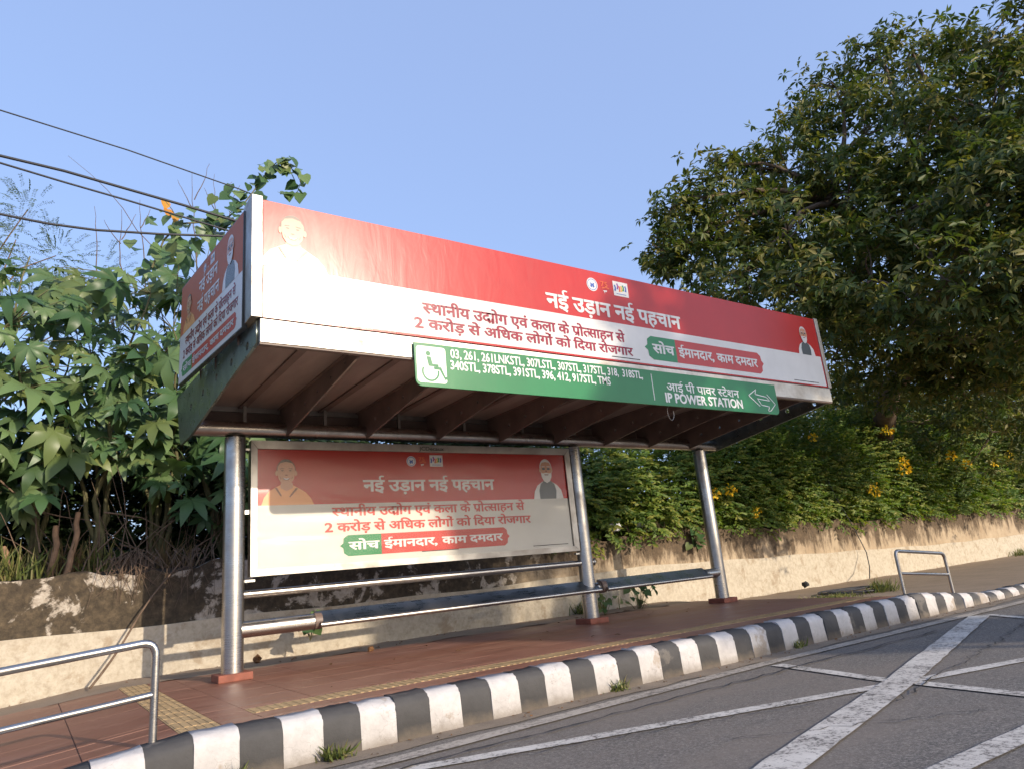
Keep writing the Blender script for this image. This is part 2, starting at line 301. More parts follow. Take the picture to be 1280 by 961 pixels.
def stripe(name, pts, w, mat='paint', z=.009, jit=.006, parent=road):
    P = []
    for (a, b) in zip(pts[:-1], pts[1:]):
        n = max(2, int(math.dist(a, b) / .18)); P += [(a[0] + (b[0] - a[0]) * k / n, a[1] + (b[1] - a[1]) * k / n) for k in range(n)]
    P.append(pts[-1]); V = []
    for i, q in enumerate(P):
        a, b = P[max(0, i - 1)], P[min(len(P) - 1, i + 1)]; d = Vector((b[0] - a[0], b[1] - a[1])).normalized(); nrm = Vector((-d.y, d.x))
        for sgn in (-1, 1):
            ww = w / 2 + random.uniform(-jit, jit); V.append((q[0] + nrm.x * ww * sgn, q[1] + nrm.y * ww * sgn, ROADZ + z))
    return MB().add(V, [(2 * i, 2 * i + 2, 2 * i + 3, 2 * i + 1) for i in range(len(P) - 1)]).build(name, mat, parent)
stripe('edge_line', [(-9, -4.12), (0.1, -3.98), (4.7, -3.86), (9.9, -3.97), (22, -4.1), (60, -4.6)], .17, 'paint2', .012)
stripe('painted_line', [(-2.4, -3.48 - .02), (.37, -4.37), (4.2, -5.58)], .14, z=.010)
stripe('painted_line', [(4.2, -5.58), (5.58, -5.97), (9.5, -7.1)], .14, z=.010)
stripe('painted_line', [(-2.0, -7.16), (1.66, -6.17), (4.2, -5.54), (9.12, -4.15)], .26, z=.015)
stripe('painted_line', [(4.6, -4.02), (4.2, -5.45)], .15, z=.010)
stripe('painted_line', [(4.2, -5.65), (3.9, -7.6), (3.6, -9.5)], .15, z=.010)
stripe('painted_line', [(9.3, -4.2), (8.9, -4.8), (7.6, -6.8)], .14, z=.010)
stripe('painted_line', [(0.4, -6.84), (2.07, -6.89), (4.6, -6.99)], .17, z=.012)
def wander(p, q, n, a): return [(p[0] + (q[0] - p[0]) * k / n + random.uniform(-a, a) * .3, p[1] + (q[1] - p[1]) * k / n + random.uniform(-a, a)) for k in range(n + 1)]
stripe('asphalt_crack', wander((-1.6, -4.25), (7.5, -4.35), 60, .035), .022, 'crack', .0185, .008)
stripe('asphalt_crack', wander((.6, -4.6), (3.1, -5.4), 24, .05), .010, 'crack', .0185, .004)
stripe('asphalt_crack', wander((3.4, -5.9), (8.5, -5.0), 40, .05), .011, 'crack', .0185, .005)
stripe('asphalt_crack', wander((1.9, -5.6), (3.6, -6.6), 20, .05), .008, 'crack', .0185, .004)

def ramp_z(x):                                                    # platform level: flat, ramps down at both ends
    if x < -1.05: return max(-.19, (x + 1.05) * .092)
    if x > 9.15: return max(-.19, -(x - 9.15) * .088)
    return 0.0
kerb = empty('kerb', (3.5, -3.35, ROADZ)); kerb['kind'] = 'structure'
def kerb_mesh(seed, mat):
    r = random.Random(seed); prof = []
    for k in range(0, 8): a = math.radians(90 - 90 * k / 7); prof.append((-.135 - .105 * math.cos(a) , -.105 + .105 * math.sin(a)))
    prof = [(.0, .0)] + prof + [(-.262, -.42), (.0, -.42)]
    n = 5; L = .296; V = []; m = len(prof)
    for i in range(n):
        for (y, z) in prof: V.append((-L / 2 + L * i / (n - 1), y + r.uniform(-.006, .006), z + (r.uniform(-.006, .006) if z > -.4 else 0)))
    F = [(i * m + k, i * m + (k + 1) % m, (i + 1) * m + (k + 1) % m, (i + 1) * m + k) for i in range(n - 1) for k in range(m)]
    mb = MB(); mb.add(V, F, 0, True); mb.add(V[:m], [tuple(range(m))[::-1]]); mb.add(V[-m:], [tuple(range(m))]); me = mb.mesh('kerb_stone'); me.materials.append(M[mat]); return me
KM = {(c, s): kerb_mesh(s, c) for c in ('k_white', 'k_black') for s in range(4)}
for i in range(-12, 120):
    x = -.14 - .148 + .2975 * i + .2975; o = bpy.data.objects.new('kerb_stone', KM[('k_white' if i % 2 else 'k_black', random.randrange(4))]); COL.objects.link(o); o.parent = kerb
    o.location = Vector((x, -3.245 + random.uniform(-.008, .008), .035 + ramp_z(x) + random.uniform(-.007, .007))) - Vector(kerb.location)
    sl = (ramp_z(x + .05) - ramp_z(x - .05)) / .1; o.rotation_euler = (random.uniform(-.01, .01), -math.atan(sl), random.uniform(-.008, .008))
# platform bed and tiles
def bed(name, y0, y1, dz, mat, xs, kind='structure', amp=0.0, parent=None, edge=0.0):
    V = []; ny = max(1, int((y1 - y0) / .4)) if amp else 1
    for x in xs:
        for j in range(ny + 1): V.append((x, y0 + (y1 - y0) * j / ny + (random.uniform(-edge, edge) if j in (0,) else 0), ramp_z(x) + dz + (random.uniform(-amp, amp) if amp else 0)))
    F = [(i * (ny + 1) + j, (i + 1) * (ny + 1) + j, (i + 1) * (ny + 1) + j + 1, i * (ny + 1) + j + 1) for i in range(len(xs) - 1) for j in range(ny)]
    return MB().add(V, F, 0, amp > 0).build(name, mat, parent, kind)
plat = bed('platform', -3.25, 1.2, -.003, 'grout', [-14, -3.11, -1.05, 9.15, 11.31, 11.6])
bed('dirt_verge', 1.02, 2.3, .006, 'path', list(np.arange(-14, 11.7, .3)), amp=.012, edge=.10)
bed('footpath', -3.26, 2.3, .0, 'path', list(np.arange(11.4, 70, .6)), amp=.012)
TX, TY = .60, .60
def tile_mesh(w, h, mat, ribs=0, axis=0):
    mb = MB(); e = .0015; z0, z1 = -.012, 0.0
    mb.add([(-w/2, -h/2, z0), (w/2, -h/2, z0), (w/2, h/2, z0), (-w/2, h/2, z0), (-w/2+e, -h/2+e, z1), (w/2-e, -h/2+e, z1), (w/2-e, h/2-e, z1), (-w/2+e, h/2-e, z1)],
           [(4, 5, 6, 7), (0, 1, 5, 4), (1, 2, 6, 5), (2, 3, 7, 6), (3, 0, 4, 7)])
    for k in range(ribs):
        if axis == 0: c = -h/2 + h * (k + .5) / ribs; mb.box(-w/2+.015, w/2-.015, c - .016, c + .016, -.002, .004)
        else: c = -w/2 + w * (k + .5) / ribs; mb.box(c - .016, c + .016, -h/2+.008, h/2-.008, -.002, .004)
    me = mb.mesh('tile'); me.materials.append(M[mat]); return me
T_RED = tile_mesh(TX - .004, TY - .004, 'tile'); T_NAR = tile_mesh(TX - .004, .40 - .004, 'tile'); T_FRONT = tile_mesh(TX - .004, .22 - .003, 'tile')
T_SQ = tile_mesh(.298, .298, 'tile'); T_TAC = tile_mesh(.296, .296, 'tactile', 4, 1); T_TAC2 = tile_mesh(.296, .296, 'tactile', 5, 1)
def put_tile(name, me, x, y, dz=0.0):
    o = bpy.data.objects.new(name, me); COL.objects.link(o); o.parent = plat
    sl = (ramp_z(x + .1) - ramp_z(x - .1)) / .2; o.location = (x, y, ramp_z(x) + .003 + dz + random.uniform(-.0005, .0005)); o.rotation_euler = (random.uniform(-.0006, .0006), -math.atan(sl), 0)
# cross tactile band at X -1.05..-0.45 ; long tactile strip at Y -2.72..-2.42
nx0 = -5; 
for i in range(-5, 21):
    x = -1.05 - .3 + TX * i + .6
    band = (i == 0)
    put_tile('tile', T_NAR, x + 0, 0.90) if not band else None
    for j in range(5):
        y = .40 - TY * j
        if not band: put_tile('tile', T_RED, x, y)
    if not band:
        put_tile('tile', T_FRONT, x, -3.12)
for i in range(36):                                               # long strip
    put_tile('tactile_tile', T_TAC, -.30 + .3 * i, -2.57)
for i in range(18):                                               # red tile course between strip and field, kerb side course
    pass
FILL = tile_mesh(TX - .004, .286, 'tile')
for i in range(-5, 21):
    x = -1.35 + TX * i + .6
    if i != 0:
        put_tile('tile', FILL, x, -2.865)
        if x < -.5 : put_tile('tile', FILL, x, -2.57)
        put_tile('tile', tile_mesh(TX - .004, .106, 'tile'), x, -2.355) if i == -5 else put_tile('tile', bpy.data.meshes['tile_sliver'], x, -2.355)
        if i == -5: bpy.data.objects[-1] if False else None
    if i == -5:
        bpy.data.objects[[o.name for o in plat.children][-1]].data.name = 'tile_sliver'
for j in range(14):
    for k in range(2): put_tile('tactile_tile', T_TAC2, -.9 + .3 * k, 0.95 - .30 * j) if k == 0 else put_tile('tile', T_SQ, -.9 + .3 * k, 0.95 - .30 * j)

# ------------------------------------------------------------------ boundary wall
wall = empty('boundary_wall', (10, 2.2, -.1)); tag(wall, 'long mould-stained plaster wall with cream painted plinth behind the bus shelter', 'wall')
_wj = np.random.default_rng(5).uniform(-1, 1, 900)
def wob(x, s=0): return .035 * _wj[int((x + 20) * 5)] + .05 * math.sin(x * 1.3 + s) + .03 * math.sin(x * 3.1 + 2 * s) + .02 * math.sin(x * 7.7 + s)
def wall_sheet(name, y, z0f, z1f, mat, depth, amp):
    xs = np.arange(-16, 62, .2); nz = 7; mb = MB(); V = []
    for x in xs:
        z0, z1 = z0f(x), z1f(x)
        for k in range(nz + 1): V.append((x, y + random.uniform(-amp, amp), z0 + (z1 - z0) * k / nz))
        V.append((x, y + depth, z1 + .0)); V.append((x, y + depth, z0))
    m = nz + 3; F = [(i * m + k, (i + 1) * m + k, (i + 1) * m + k + 1, i * m + k + 1) for i in range(len(xs) - 1) for k in range(m - 1)]
    mb.add(V, F, 0, False); return mb.build(name, mat, wall)
plz = lambda x: .66 + .10 * math.exp(-((x - 9) / 3.0) ** 2) + .012 * math.sin(x * 2.3) + (-.16 if x > 14 else 0) * min(1, (x - 14) / 8)
wall_sheet('plaster_wall', 2.10, lambda x: -.25, lambda x: 1.42 + wob(x), 'wall', .30, .008)
wall_sheet('plinth', 2.03, lambda x: -.25, plz, 'plinth', .12, .007)
# earth bank behind the wall
V = []; xs = np.arange(-40, 90, 1.2); ys = [2.32, 2.6, 3.2, 4.2, 5.5, 7.5, 12, 30, 80]
for x in xs:
    for y in ys: V.append((x, y, 1.36 + min(1.2, (y - 2.3) * .18) + random.uniform(-.07, .07) + (min(y - 12, 10) * .05 if y > 12 else 0)))
n = len(ys); MB().add(V, [(i * n + j, (i + 1) * n + j, (i + 1) * n + j + 1, i * n + j + 1) for i in range(len(xs) - 1) for j in range(n - 1)], 0, True).build('earth_bank', 'bank', None, 'structure')

# ------------------------------------------------------------------ bus shelter
sh = empty('bus_shelter', (0, 0, 0)); tag(sh, 'steel bus shelter with red and white banner fascia and green route sign', 'bus shelter')
PX = (0.0, 5.50, 8.72)
for x in PX:
    MB().tube([(x, 0, .05), (x, 0, 2.86)], .125, 40).build('post', 'steel_v', sh)
    b = MB().box(x - .19, x + .19, -.19, .19, .002, .085, 0, .008).build('base_plinth', 'base', sh)
    MB().tube([(x, 0, 2.84), (x, 0, 2.90)], .05, 16).build('post_pin', 'rib', sh)
MB().tube([(-.50, 0, 2.975), (9.22, 0, 2.975)], .098, 28).build('rear_beam', 'steel_h', sh)
RIBX = [.632 + 1.11 * k for k in range(8)]; BAYX = [-.385] + RIBX + [9.04]
for x in RIBX:
    me = poly2d([[(-2.66, 3.215), (.02, 2.885), (.16, 2.93), (.22, 3.32), (-2.66, 3.32)], *[ell(-2.2 + .45 * k, 3.245 - .036 * k, .016 + .004 * k, .016 + .004 * k, 10) for k in range(5)]], .012)
    o = link('rib', me, sh, 'rib'); o.matrix_local = Matrix(((0, 0, 1, x), (1, 0, 0, 0), (0, 1, 0, 0), (0, 0, 0, 1)))
    MB().box(x - .05, x + .05, -2.66, .2, 3.305, 3.317).build('rib_flange', 'rib', sh)
for a, b in zip(BAYX[:-1], BAYX[1:]):
    MB().box(a + .003, b - .003, -2.66, .26, 3.32, 3.345).build('roof_panel', 'roofin', sh)
    c = (a + b) / 2; MB().box(c - .045, c + .045, -2.64, .2, 3.296, 3.318).build('batten', 'rib', sh)
    MB().box(c - .02, c + .02, .03, .07, 3.06, 3.30).build('hanger', 'steel_f', sh)
MB().box(-.48, 9.2, .235, .262, 2.94, 3.254).build('rear_panel', 'rib', sh)
MB().box(-.48, 9.2, .20, .275, 3.255, 3.319).build('rear_edge_strip', 'steel_f', sh)
MB().box(-.385, 9.04, -2.66, .28, 3.348, 3.375).build('roof_deck', 'rooftop', sh)
# end plates with their row of holes
hp = [onX(x, y, -.50) for x, y in ((301.6, 432.5), (284.7, 452.8), (268.8, 471.9), (254.7, 490.7), (242, 508.5))]
for sgn, X0, X1 in ((1, -.42, -.525), (-1, 9.07, 9.245)):
    out = [(-2.68, 3.195), (0.0, 2.868), (.50, 2.86), (.62, 3.0), (.82, 3.55), (-2.42, 3.55), (-2.42, 3.44), (-2.68, 3.43)]
    holes = [ell(q[1], q[2], .045, .045, 16) for q in hp]
    me = poly2d([out] + holes, .014); me.transform(Matrix(((0, 0, 1, 0), (1, 0, 0, 0), (0, 1, 0, 0), (0, 0, 0, 1))))
    for v in me.vertices: v.co.x += X0 + (X1 - X0) * (v.co.y + 2.68) / 2.9
    link('end_plate', me, sh, 'plate')
# front fascia: steel strip, corner posts, banner board
YF = -2.73
MB().box(-.412, 9.065, -2.735, -2.665, 3.19, 3.425, 0, .004).build('fascia_strip', 'strip', sh)
MB().box(-.412, 9.065, -2.725, -2.66, 3.172, 3.189).build('fascia_lip', 'rib', sh)
MB().box(-.50, -.392, -2.745, -2.42, 3.432, 4.72, 0, .006).build('corner_post', 'steel_f', sh)
MB().box(9.03, 9.12, -2.745, -2.42, 3.432, 4.70, 0, .006).build('corner_post', 'steel_f', sh)
MB().box(-.390, 9.028, -2.70, -2.62, 3.428, 4.69).build('banner_backing', 'strip', sh)
for x in [.2 + 1.75 * k for k in range(6)]:
    MB().tube([(x, -2.6, 4.5), (x, -.9, 3.38)], .025, 8).build('banner_stay', 'rib', sh)

# ---- lettering -------------------------------------------------------------
_gc = {}
def glyph(ch, bold):
    k = (ch, bold)
    if k in _gc: return _gc[k]
    c = bpy.data.curves.new('t', 'FONT'); c.body = ch; c.size = 1; c.resolution_u = 3; c.offset = bold
    o = bpy.data.objects.new('t', c); COL.objects.link(o); bpy.context.view_layer.update()
    me = bpy.data.meshes.new_from_object(o.evaluated_get(bpy.context.evaluated_depsgraph_get()))
    V = [(v.co.x, v.co.y) for v in me.vertices]; F = [tuple(p.vertices) for p in me.polygons]
    bpy.data.objects.remove(o); bpy.data.curves.remove(c); bpy.data.meshes.remove(me); _gc[k] = (V, F); return V, F
ADV = {'न': .555, 'ई': .491, 'उ': .548, 'ड': .577, 'ा': .259, 'ह': .531, 'च': .634, 'प': .568, 'स': .676, 'थ': .642, 'ी': .259, 'य': .58, 'द': .52, 'ो': .259, 'ग': .563, 'ए': .553, 'व': .556,
       'क': .762, 'ल': .678, 'र': .409, 'त': .57, 'अ': .764, 'ध': .615, 'ि': .259, 'ज': .742, 'म': .598, 'आ': 1.023, 'ट': .504, 'श': .68, ' ': .26, ',': .28, '2': .52}
MARKS = '़्ंे'
def clip_right(V, F, x):
    bm = bmesh.new(); vs = [bm.verts.new((a, b, 0)) for a, b in V]
    for f in F:
        try: bm.faces.new([vs[i] for i in f])
        except ValueError: pass
    bmesh.ops.bisect_plane(bm, geom=list(bm.verts) + list(bm.edges) + list(bm.faces), plane_co=(x, 0, 0), plane_no=(1, 0, 0), clear_outer=True)
    bm.verts.index_update(); r = ([(v.co.x, v.co.y) for v in bm.verts], [tuple(v.index for v in f.verts) for f in bm.faces]); bm.free(); return r
def clip_top(V, F, y):
    v, f = clip_right([(b, a) for a, b in V], F, y); return [(b, a) for a, b in v], [q[::-1] for q in f]
def text_mesh(tokens, bold=.012):
    heavy = max(0.0, bold - .012); bold = min(bold, .012)
    """tokens: characters in visual order; '<s','<t' half forms, '^r' sub-joined ra stroke, '+y' sub-joined ya"""
    V = []; F = []; x = 0
    def put(v, f, dx, dy=0, sx=1, sy=1):
        b = len(V); V.extend([(a * sx + dx, c * sy + dy, 0) for a, c in v]); F.extend([tuple(b + i for i in q) for q in f])
    for t in tokens:
        if t == '<s': v, f = clip_right(*glyph('स', bold), .47); put(v, f, x); x += .44
        elif t == '<t': v, f = clip_right(*glyph('त', bold), .40); put(v, f, x); x += .36
        elif t == '^r': put([(-.40, .02), (-.33, -.02), (-.10, .17), (-.13, .24)], [(0, 1, 2, 3)], x)
        elif t == '+y':                                             # lower half of ya hung on da, with its own stem
            v, f = glyph('य', bold); v2, f2 = clip_top(v, f, .40); put(v2, f2, x - .22, -.06, .70, .80)
            put([(.095, -.05), (.20, -.05), (.20, .622), (.095, .622)], [(0, 1, 2, 3)], x); put([(-.25, .545), (.27, .545), (.27, .622), (-.25, .622)], [(0, 1, 2, 3)], x); x += .25
        elif t == ' ': x += .26
        else:
            v, f = glyph(t, bold); put(v, f, x)
            x += 0 if t in MARKS else ADV.get(t, None) if t in ADV else latin_adv(t)
    xs = [a[0] for a in V]; x0, x1 = min(xs), max(xs); V = [(a - x0, b, 0) for a, b, _ in V]; n = len(V)
    if heavy:                                                       # heavier weight: a few offset passes, each a hair prouder
        V0, F0 = V, F; V = list(V0); F = list(F0)
        for k, (dx, dy) in enumerate(((heavy * 1.1, 0), (-heavy * 1.1, heavy * .4), (0, -heavy * .8))):
            V += [(a + dx, b + dy, .0005 * (k + 1)) for a, b, _ in V0]; F += [tuple(i + n * (k + 1) for i in q) for q in F0]
    return V, F, x1 - x0
_la = {}
def latin_adv(ch):
    if ch not in _la:
        a = max(v[0] for v in glyph(ch + 'I', 0)[0]); b = max(v[0] for v in glyph('I', 0)[0]); _la[ch] = a - b
    return _la[ch]
class Frame:
    """flat surface: origin o, unit vectors u (right), v (up), w (out)"""
    def __init__(s, o, u, v): s.o = Vector(o); s.u = Vector(u).normalized(); s.v = Vector(v).normalized(); s.w = s.u.cross(s.v).normalized()
    def mat(s, u, v, w, su=1, sv=1, shear=0.0):
        p = s.o + s.u * u + s.v * v + s.w * w; a = s.u * su + s.v * (shear * su); b = s.v * sv
        return Matrix(((a.x, b.x, s.w.x, p.x), (a.y, b.y, s.w.y, p.y), (a.z, b.z, s.w.z, p.z), (0, 0, 0, 1)))
def text(parent, fr, tokens, u0, u1, v0, v1, mat, w=.006, bold=.014, ref=.622, name='lettering', shear=0.0):
    V, F, W = text_mesh(tokens, bold); me = bpy.data.meshes.new(name); me.from_pydata(V, [], F); me.update()
    if isinstance(parent, list): parent.append((me, mat, fr.mat(u0, v0, w, (u1 - u0) / W, (v1 - v0) / ref))); return None
    o = link(name, me, parent, mat); o.matrix_local = fr.mat(u0, v0, w, (u1 - u0) / W, (v1 - v0) / ref, shear); return o
def shape(parent, fr, splines, mat, w, name, u=0, v=0, su=1, sv=1):
    if isinstance(parent, list): parent.append((poly2d(splines), mat, fr.mat(u, v, w, su, sv))); return None
    o = link(name, poly2d(splines), parent, mat); o.matrix_local = fr.mat(u, v, w, su, sv); return o
def flush(name, items, parent):
    """layered flat print as one mesh"""
    mb = MB(); mats = []
    for me, mt, mx in items:
        if mt not in mats: mats.append(mt)
        mb.add([mx @ v.co for v in me.vertices], [tuple(p.vertices) for p in me.polygons], mats.index(mt)); bpy.data.meshes.remove(me)
    return link(name, mb.mesh(name), parent, mats)
T1 = list('नई उड़ान नई पहचान')
T2 = ['<s', 'थ', 'ा', 'न', 'ी', 'य', ' ', 'उ', 'द', '+y', 'ो', 'ग', ' ', 'ए', 'व', 'ं', ' ', 'क', 'ल', 'ा', ' ', 'क', 'े', ' ', 'प', '^r', 'ो', '<t', 'स', 'ा', 'ह', 'न', ' ', 'स', 'े']
T3 = ['2', ' ', 'क', 'र', 'ो', 'ड', '़', ' ', 'स', 'े', ' ', 'अ', 'ि', 'ध', 'क', ' ', 'ल', 'ो', 'ग', 'ो', 'ं', ' ', 'क', 'ो', ' ', 'ि', 'द', 'य', 'ा', ' ', 'र', 'ो', 'ज', 'ग', 'ा', 'र']
T4a = list('सोच'); T4b = list('ईमानदार, काम दमदार')
def pill(parent, fr, u0, u1, v0, v1, split, w):
    h = v1 - v0; c = (v0 + v1) / 2; r = h * .28
    left = [(u0, c), (u0 + r * .6, c + h * .12), (u0 + r * .7, c + h * .36), (u0 + r * 1.5, v1)]
    G = left + [(split, v1), (split, v0)] + [(a, 2 * c - b) for a, b in reversed(left[1:])]
    R = [(split, v1), (u1 - r * 1.3, v1), (u1 - r * .6, c + h * .36), (u1 - r * .5, c + h * .13), (u1, c), (u1 - r * .5, c - h * .13), (u1 - r * .6, c - h * .36), (u1 - r * 1.3, v0), (split, v0)]
    shape(parent, fr, [G], 'p_green', w, 'slogan_tab'); shape(parent, fr, [R], 'p_pill', w, 'slogan_band')
    text(parent, fr, T4a, u0 + r * 1.6, split - h * .12, c - h * .2, c + h * .16, 'p_white', w + .0015, .032)
    text(parent, fr, T4b, split + h * .15, u1 - r * 1.7, c - h * .2, c + h * .16, 'p_white', w + .0015, .032)
def emblems(parent, fr, u, v, s, w):
    """seal, festival mark and white boxed mark in a row; u,v = centre of the seal, s = its radius"""
    e = []
    shape(e, fr, [ell(0, 0, 1, 1, 28)], 'p_white', w, 'seal_disc', u, v, s, s); shape(e, fr, [ell(0, 0, .86, .86, 28), ell(0, 0, .76, .76, 28)], 'p_blue', w + .001, 'seal_ring', u, v, s, s)
    shape(e, fr, [[(-.45, .3), (0, .12), (.45, .3), (.3, .0), (.42, -.35), (.1, -.5), (0, -.15), (-.1, -.5), (-.42, -.35), (-.3, 0)]], 'p_blue', w + .001, 'seal_motif', u, v, s, s)
    flush('seal_emblem', e, parent); e = []
    text(e, fr, list('75'), u + s * 1.6, u + s * 2.9, v + .05 * s, v + s * .8, 'p_orange', w, .02, .69, 'festival_mark')
    shape(e, fr, [[(0, 0), (.9, .25), (1.5, .1), (1.4, -.1), (.8, .05), (.1, -.15)]], 'p_orange', w, 'festival_mark', u + s * 1.7, v - .2 * s, s, s); shape(e, fr, [[(0, 0), (.8, .1), (.7, -.18), (.4, -.1), (.35, -.45), (.2, -.1)]], 'p_white', w, 'festival_mark', u + s * 1.9, v - .6 * s, s, s)
    flush('festival_mark', e, parent); e = []
    shape(e, fr, [rrect(0, -1.0, 2.9, 1.25, .06)], 'p_white', w, 'boxed_mark', u + s * 4.0, v, s, s)
    for k, (c, a, y) in enumerate((('p_blue', .35, .2), ('p_purple', .85, .5), ('p_orange', 1.2, .15), ('p_yellow', 1.6, .2), ('p_green', 1.95, .35), ('p_blue', 2.4, .3))):
        shape(e, fr, [[(a - .22, y - .45), (a - .05, y + .0), (a - .2, y + .35), (a + .05, y + .5), (a + .2, y + .1), (a + .12, y - .5)]], c, w + .001, 'boxed_mark_figure', u + s * 4.0, v, s, s)
    shape(e, fr, [[(.5, -.62), (2.4, -.62), (2.4, -.72), (.5, -.72)]], 'p_blue', w + .001, 'boxed_mark_figure', u + s * 4.0, v, s, s)
    return flush('boxed_mark', e, parent)
def portrait_a(parent, fr, u, v, s, w, robe='p_saffron'):
    """smiling man with close-cropped hair in a robe, bust; u,v = bottom centre, s = bust height"""
    e = []
    L = [(robe, [(-.52, 0), (-.47, .16), (-.36, .30), (-.20, .39), (-.1, .44), (.12, .44), (.24, .37), (.42, .27), (.54, .13), (.60, 0)]),
         ('p_skin', [(-.12, .47), (-.12, .36), (.0, .30), (.14, .36), (.14, .47)]),
         ('p_hair', ell(.0, .755, .205, .235, 26)), ('p_skin', ell(-.205, .68, .03, .06, 12)), ('p_skin', ell(.205, .68, .03, .06, 12)),
         ('p_skin', [(-.19, .70), (-.185, .82), (-.13, .90), (0, .93), (.13, .90), (.185, .82), (.19, .70), (.165, .56), (.10, .46), (0, .425), (-.10, .46), (-.165, .56)])]
    D = [('p_shade', [(-.14, .765), (-.05, .775), (-.05, .79), (-.13, .785)]), ('p_shade', [(.05, .775), (.14, .765), (.13, .785), (.05, .79)]),
         ('p_hair', ell(-.085, .735, .032, .011, 10)), ('p_hair', ell(.085, .735, .032, .011, 10)),
         ('p_shade', [(-.035, .635), (0, .622), (.035, .635), (.02, .65), (-.02, .65)]),
         ('p_shade', [(-.09, .585), (0, .56), (.09, .585), (.05, .535), (0, .525), (-.05, .535)]), ('p_white', [(-.07, .578), (0, .558), (.07, .578), (.035, .549), (0, .543), (-.035, .549)]),
         ('p_shade', [(-.14, .60), (-.115, .55), (-.105, .555), (-.13, .61)]), ('p_shade', [(.14, .60), (.115, .55), (.105, .555), (.13, .61)]),
         ('p_shade', [(-.24, .36), (-.12, .18), (-.10, .2), (-.2, .37)]), ('p_shade', [(.25, .35), (.08, .16), (.06, .18), (.2, .36)])]
    for i, (mt, P) in enumerate(L): shape(e, fr, [P], mt, w + .0009 * i, {0: 'robe', 2: 'hair'}.get(i, 'face'), u, v, s, s)
    for i, (mt, P) in enumerate(D): shape(e, fr, [P], mt, w + .0062 + (.0009 if mt == 'p_white' else 0), 'face_detail', u, v, s, s)
    return flush('portrait', e, parent)
def portrait_b(parent, fr, u, v, s, w):
    """man with white beard, glasses and grey vest over white sleeves, bust"""
    e = []
    L = [('p_white', [(-.44, 0), (-.40, .18), (-.30, .33), (-.14, .42), (.14, .42), (.30, .34), (.42, .22), (.47, 0)], 'sleeves'),
         ('p_grey', [(-.25, 0), (-.26, .2), (-.20, .36), (-.10, .44), (.12, .44), (.22, .36), (.27, .2), (.24, 0)], 'vest'),
         ('p_beard', ell(0, .765, .185, .215, 24), 'hair'), ('p_skin', ell(-.18, .70, .025, .055, 10), 'face'), ('p_skin', ell(.18, .70, .025, .055, 10), 'face'),
         ('p_skin', [(-.165, .68), (-.16, .82), (-.11, .89), (0, .91), (.11, .89), (.16, .82), (.165, .68), (.13, .55), (0, .5), (-.13, .55)], 'face'),
         ('p_beard', [(-.17, .69), (-.145, .63), (-.08, .625), (0, .64), (.08, .625), (.145, .63), (.17, .69), (.15, .53), (.09, .43), (0, .385), (-.09, .43), (-.15, .53)], 'beard')]
    D = [('p_shade', [(-.07, .60), (.07, .60), (.05, .575), (-.05, .575)]), ('p_grey', ell(-.075, .735, .05, .028, 12)), ('p_grey', ell(.075, .735, .05, .028, 12)),
         ('p_shade', [(-.03, .655), (.03, .655), (0, .72)]), ('p_beard', [(-.13, .78), (-.03, .785), (-.03, .80), (-.12, .80)]), ('p_beard', [(.13, .78), (.03, .785), (.03, .80), (.12, .80)])]
    for i, (mt, P, nm) in enumerate(L): shape(e, fr, [P], mt, w + .0009 * i, nm, u, v, s, s)
    for mt, P in D: shape(e, fr, [P], mt, w + .0072, 'face_detail', u, v, s, s)
    return flush('portrait', e, parent)
def board(name, fr, W, H, thick, vred, parent=sh, wl=.004, margin='p_red'):
    """banner cloth: full sheet, red field above vred; art is laid proud of it"""
    p = link(name, poly2d([[(0, 0), (W, 0), (W, H), (0, H)]], thick / 2), parent, margin); p.matrix_local = fr.mat(0, 0, -thick / 2)
    return p
# --- front banner
BW, BH = 9.41, 1.245; ff = Frame((-.385, YF, 3.44), (1, 0, 0), (0, 0, 1))
def F2(x, y): q = onY(x, y, YF); return q[0] + .385, q[2] - 3.44
vr = (F2(460, 351)[1] + F2(820, 413.5)[1]) / 2
ban = board('front_banner', ff, BW, BH, .012, vr); ban_inv = ban.matrix_local.inverted()
class Sub(Frame): pass
def local(fr, p):                                                 # art placed in the parent's own axes
    return Frame((0, 0, 0), (1, 0, 0), (0, 1, 0)), p
lf, TH = Frame((0, 0, .006), (1, 0, 0), (0, 1, 0)), .006
shape(ban, lf, [[(.03, .022), (BW - .03, .022), (BW - .03, vr), (.03, vr)]], 'p_white', .0015, 'white_field')
portrait_a(ban, lf, F2(366, 340)[0], vr - .004, .60, .003, 'p_pale')
portrait_b(ban, lf, F2(1009, 440)[0] - .02, vr - .002, .52, .003)
a, b, c = F2(682, 367), F2(849, 396.5), F2(682, 384); d = F2(849, 410.5); text(ban, lf, T1, a[0], b[0], (c[1] + d[1]) / 2, (a[1] + b[1]) / 2, 'p_white', .003, .032)
a, b, c, d = F2(528, 379), F2(780, 418), F2(528, 391), F2(780, 428); text(ban, lf, T2, a[0], b[0], (c[1] + d[1]) / 2, (a[1] + b[1]) / 2, 'p_maroon', .004, .030)
a, b, c, d = F2(518, 400), F2(790, 434), F2(518, 411), F2(790, 443.5); text(ban, lf, T3, a[0], b[0], (c[1] + d[1]) / 2, (a[1] + b[1]) / 2, 'p_maroon', .004, .030)
a, b, c = F2(806, 436), F2(955, 458), F2(843, 427); pill(ban, lf, a[0], b[0], F2(880, 458)[1], F2(880, 431)[1], c[0], .004)
q = F2(740, 356); emblems(ban, lf, q[0], q[1], .095, .003)
text(ban, lf, list('- - -- - --- - -- ----- ---- -- -- -'), F2(762, 445)[0], F2(800, 451)[0], F2(780, 449)[1], F2(780, 447.5)[1], 'p_black', .004, .01) if False else None
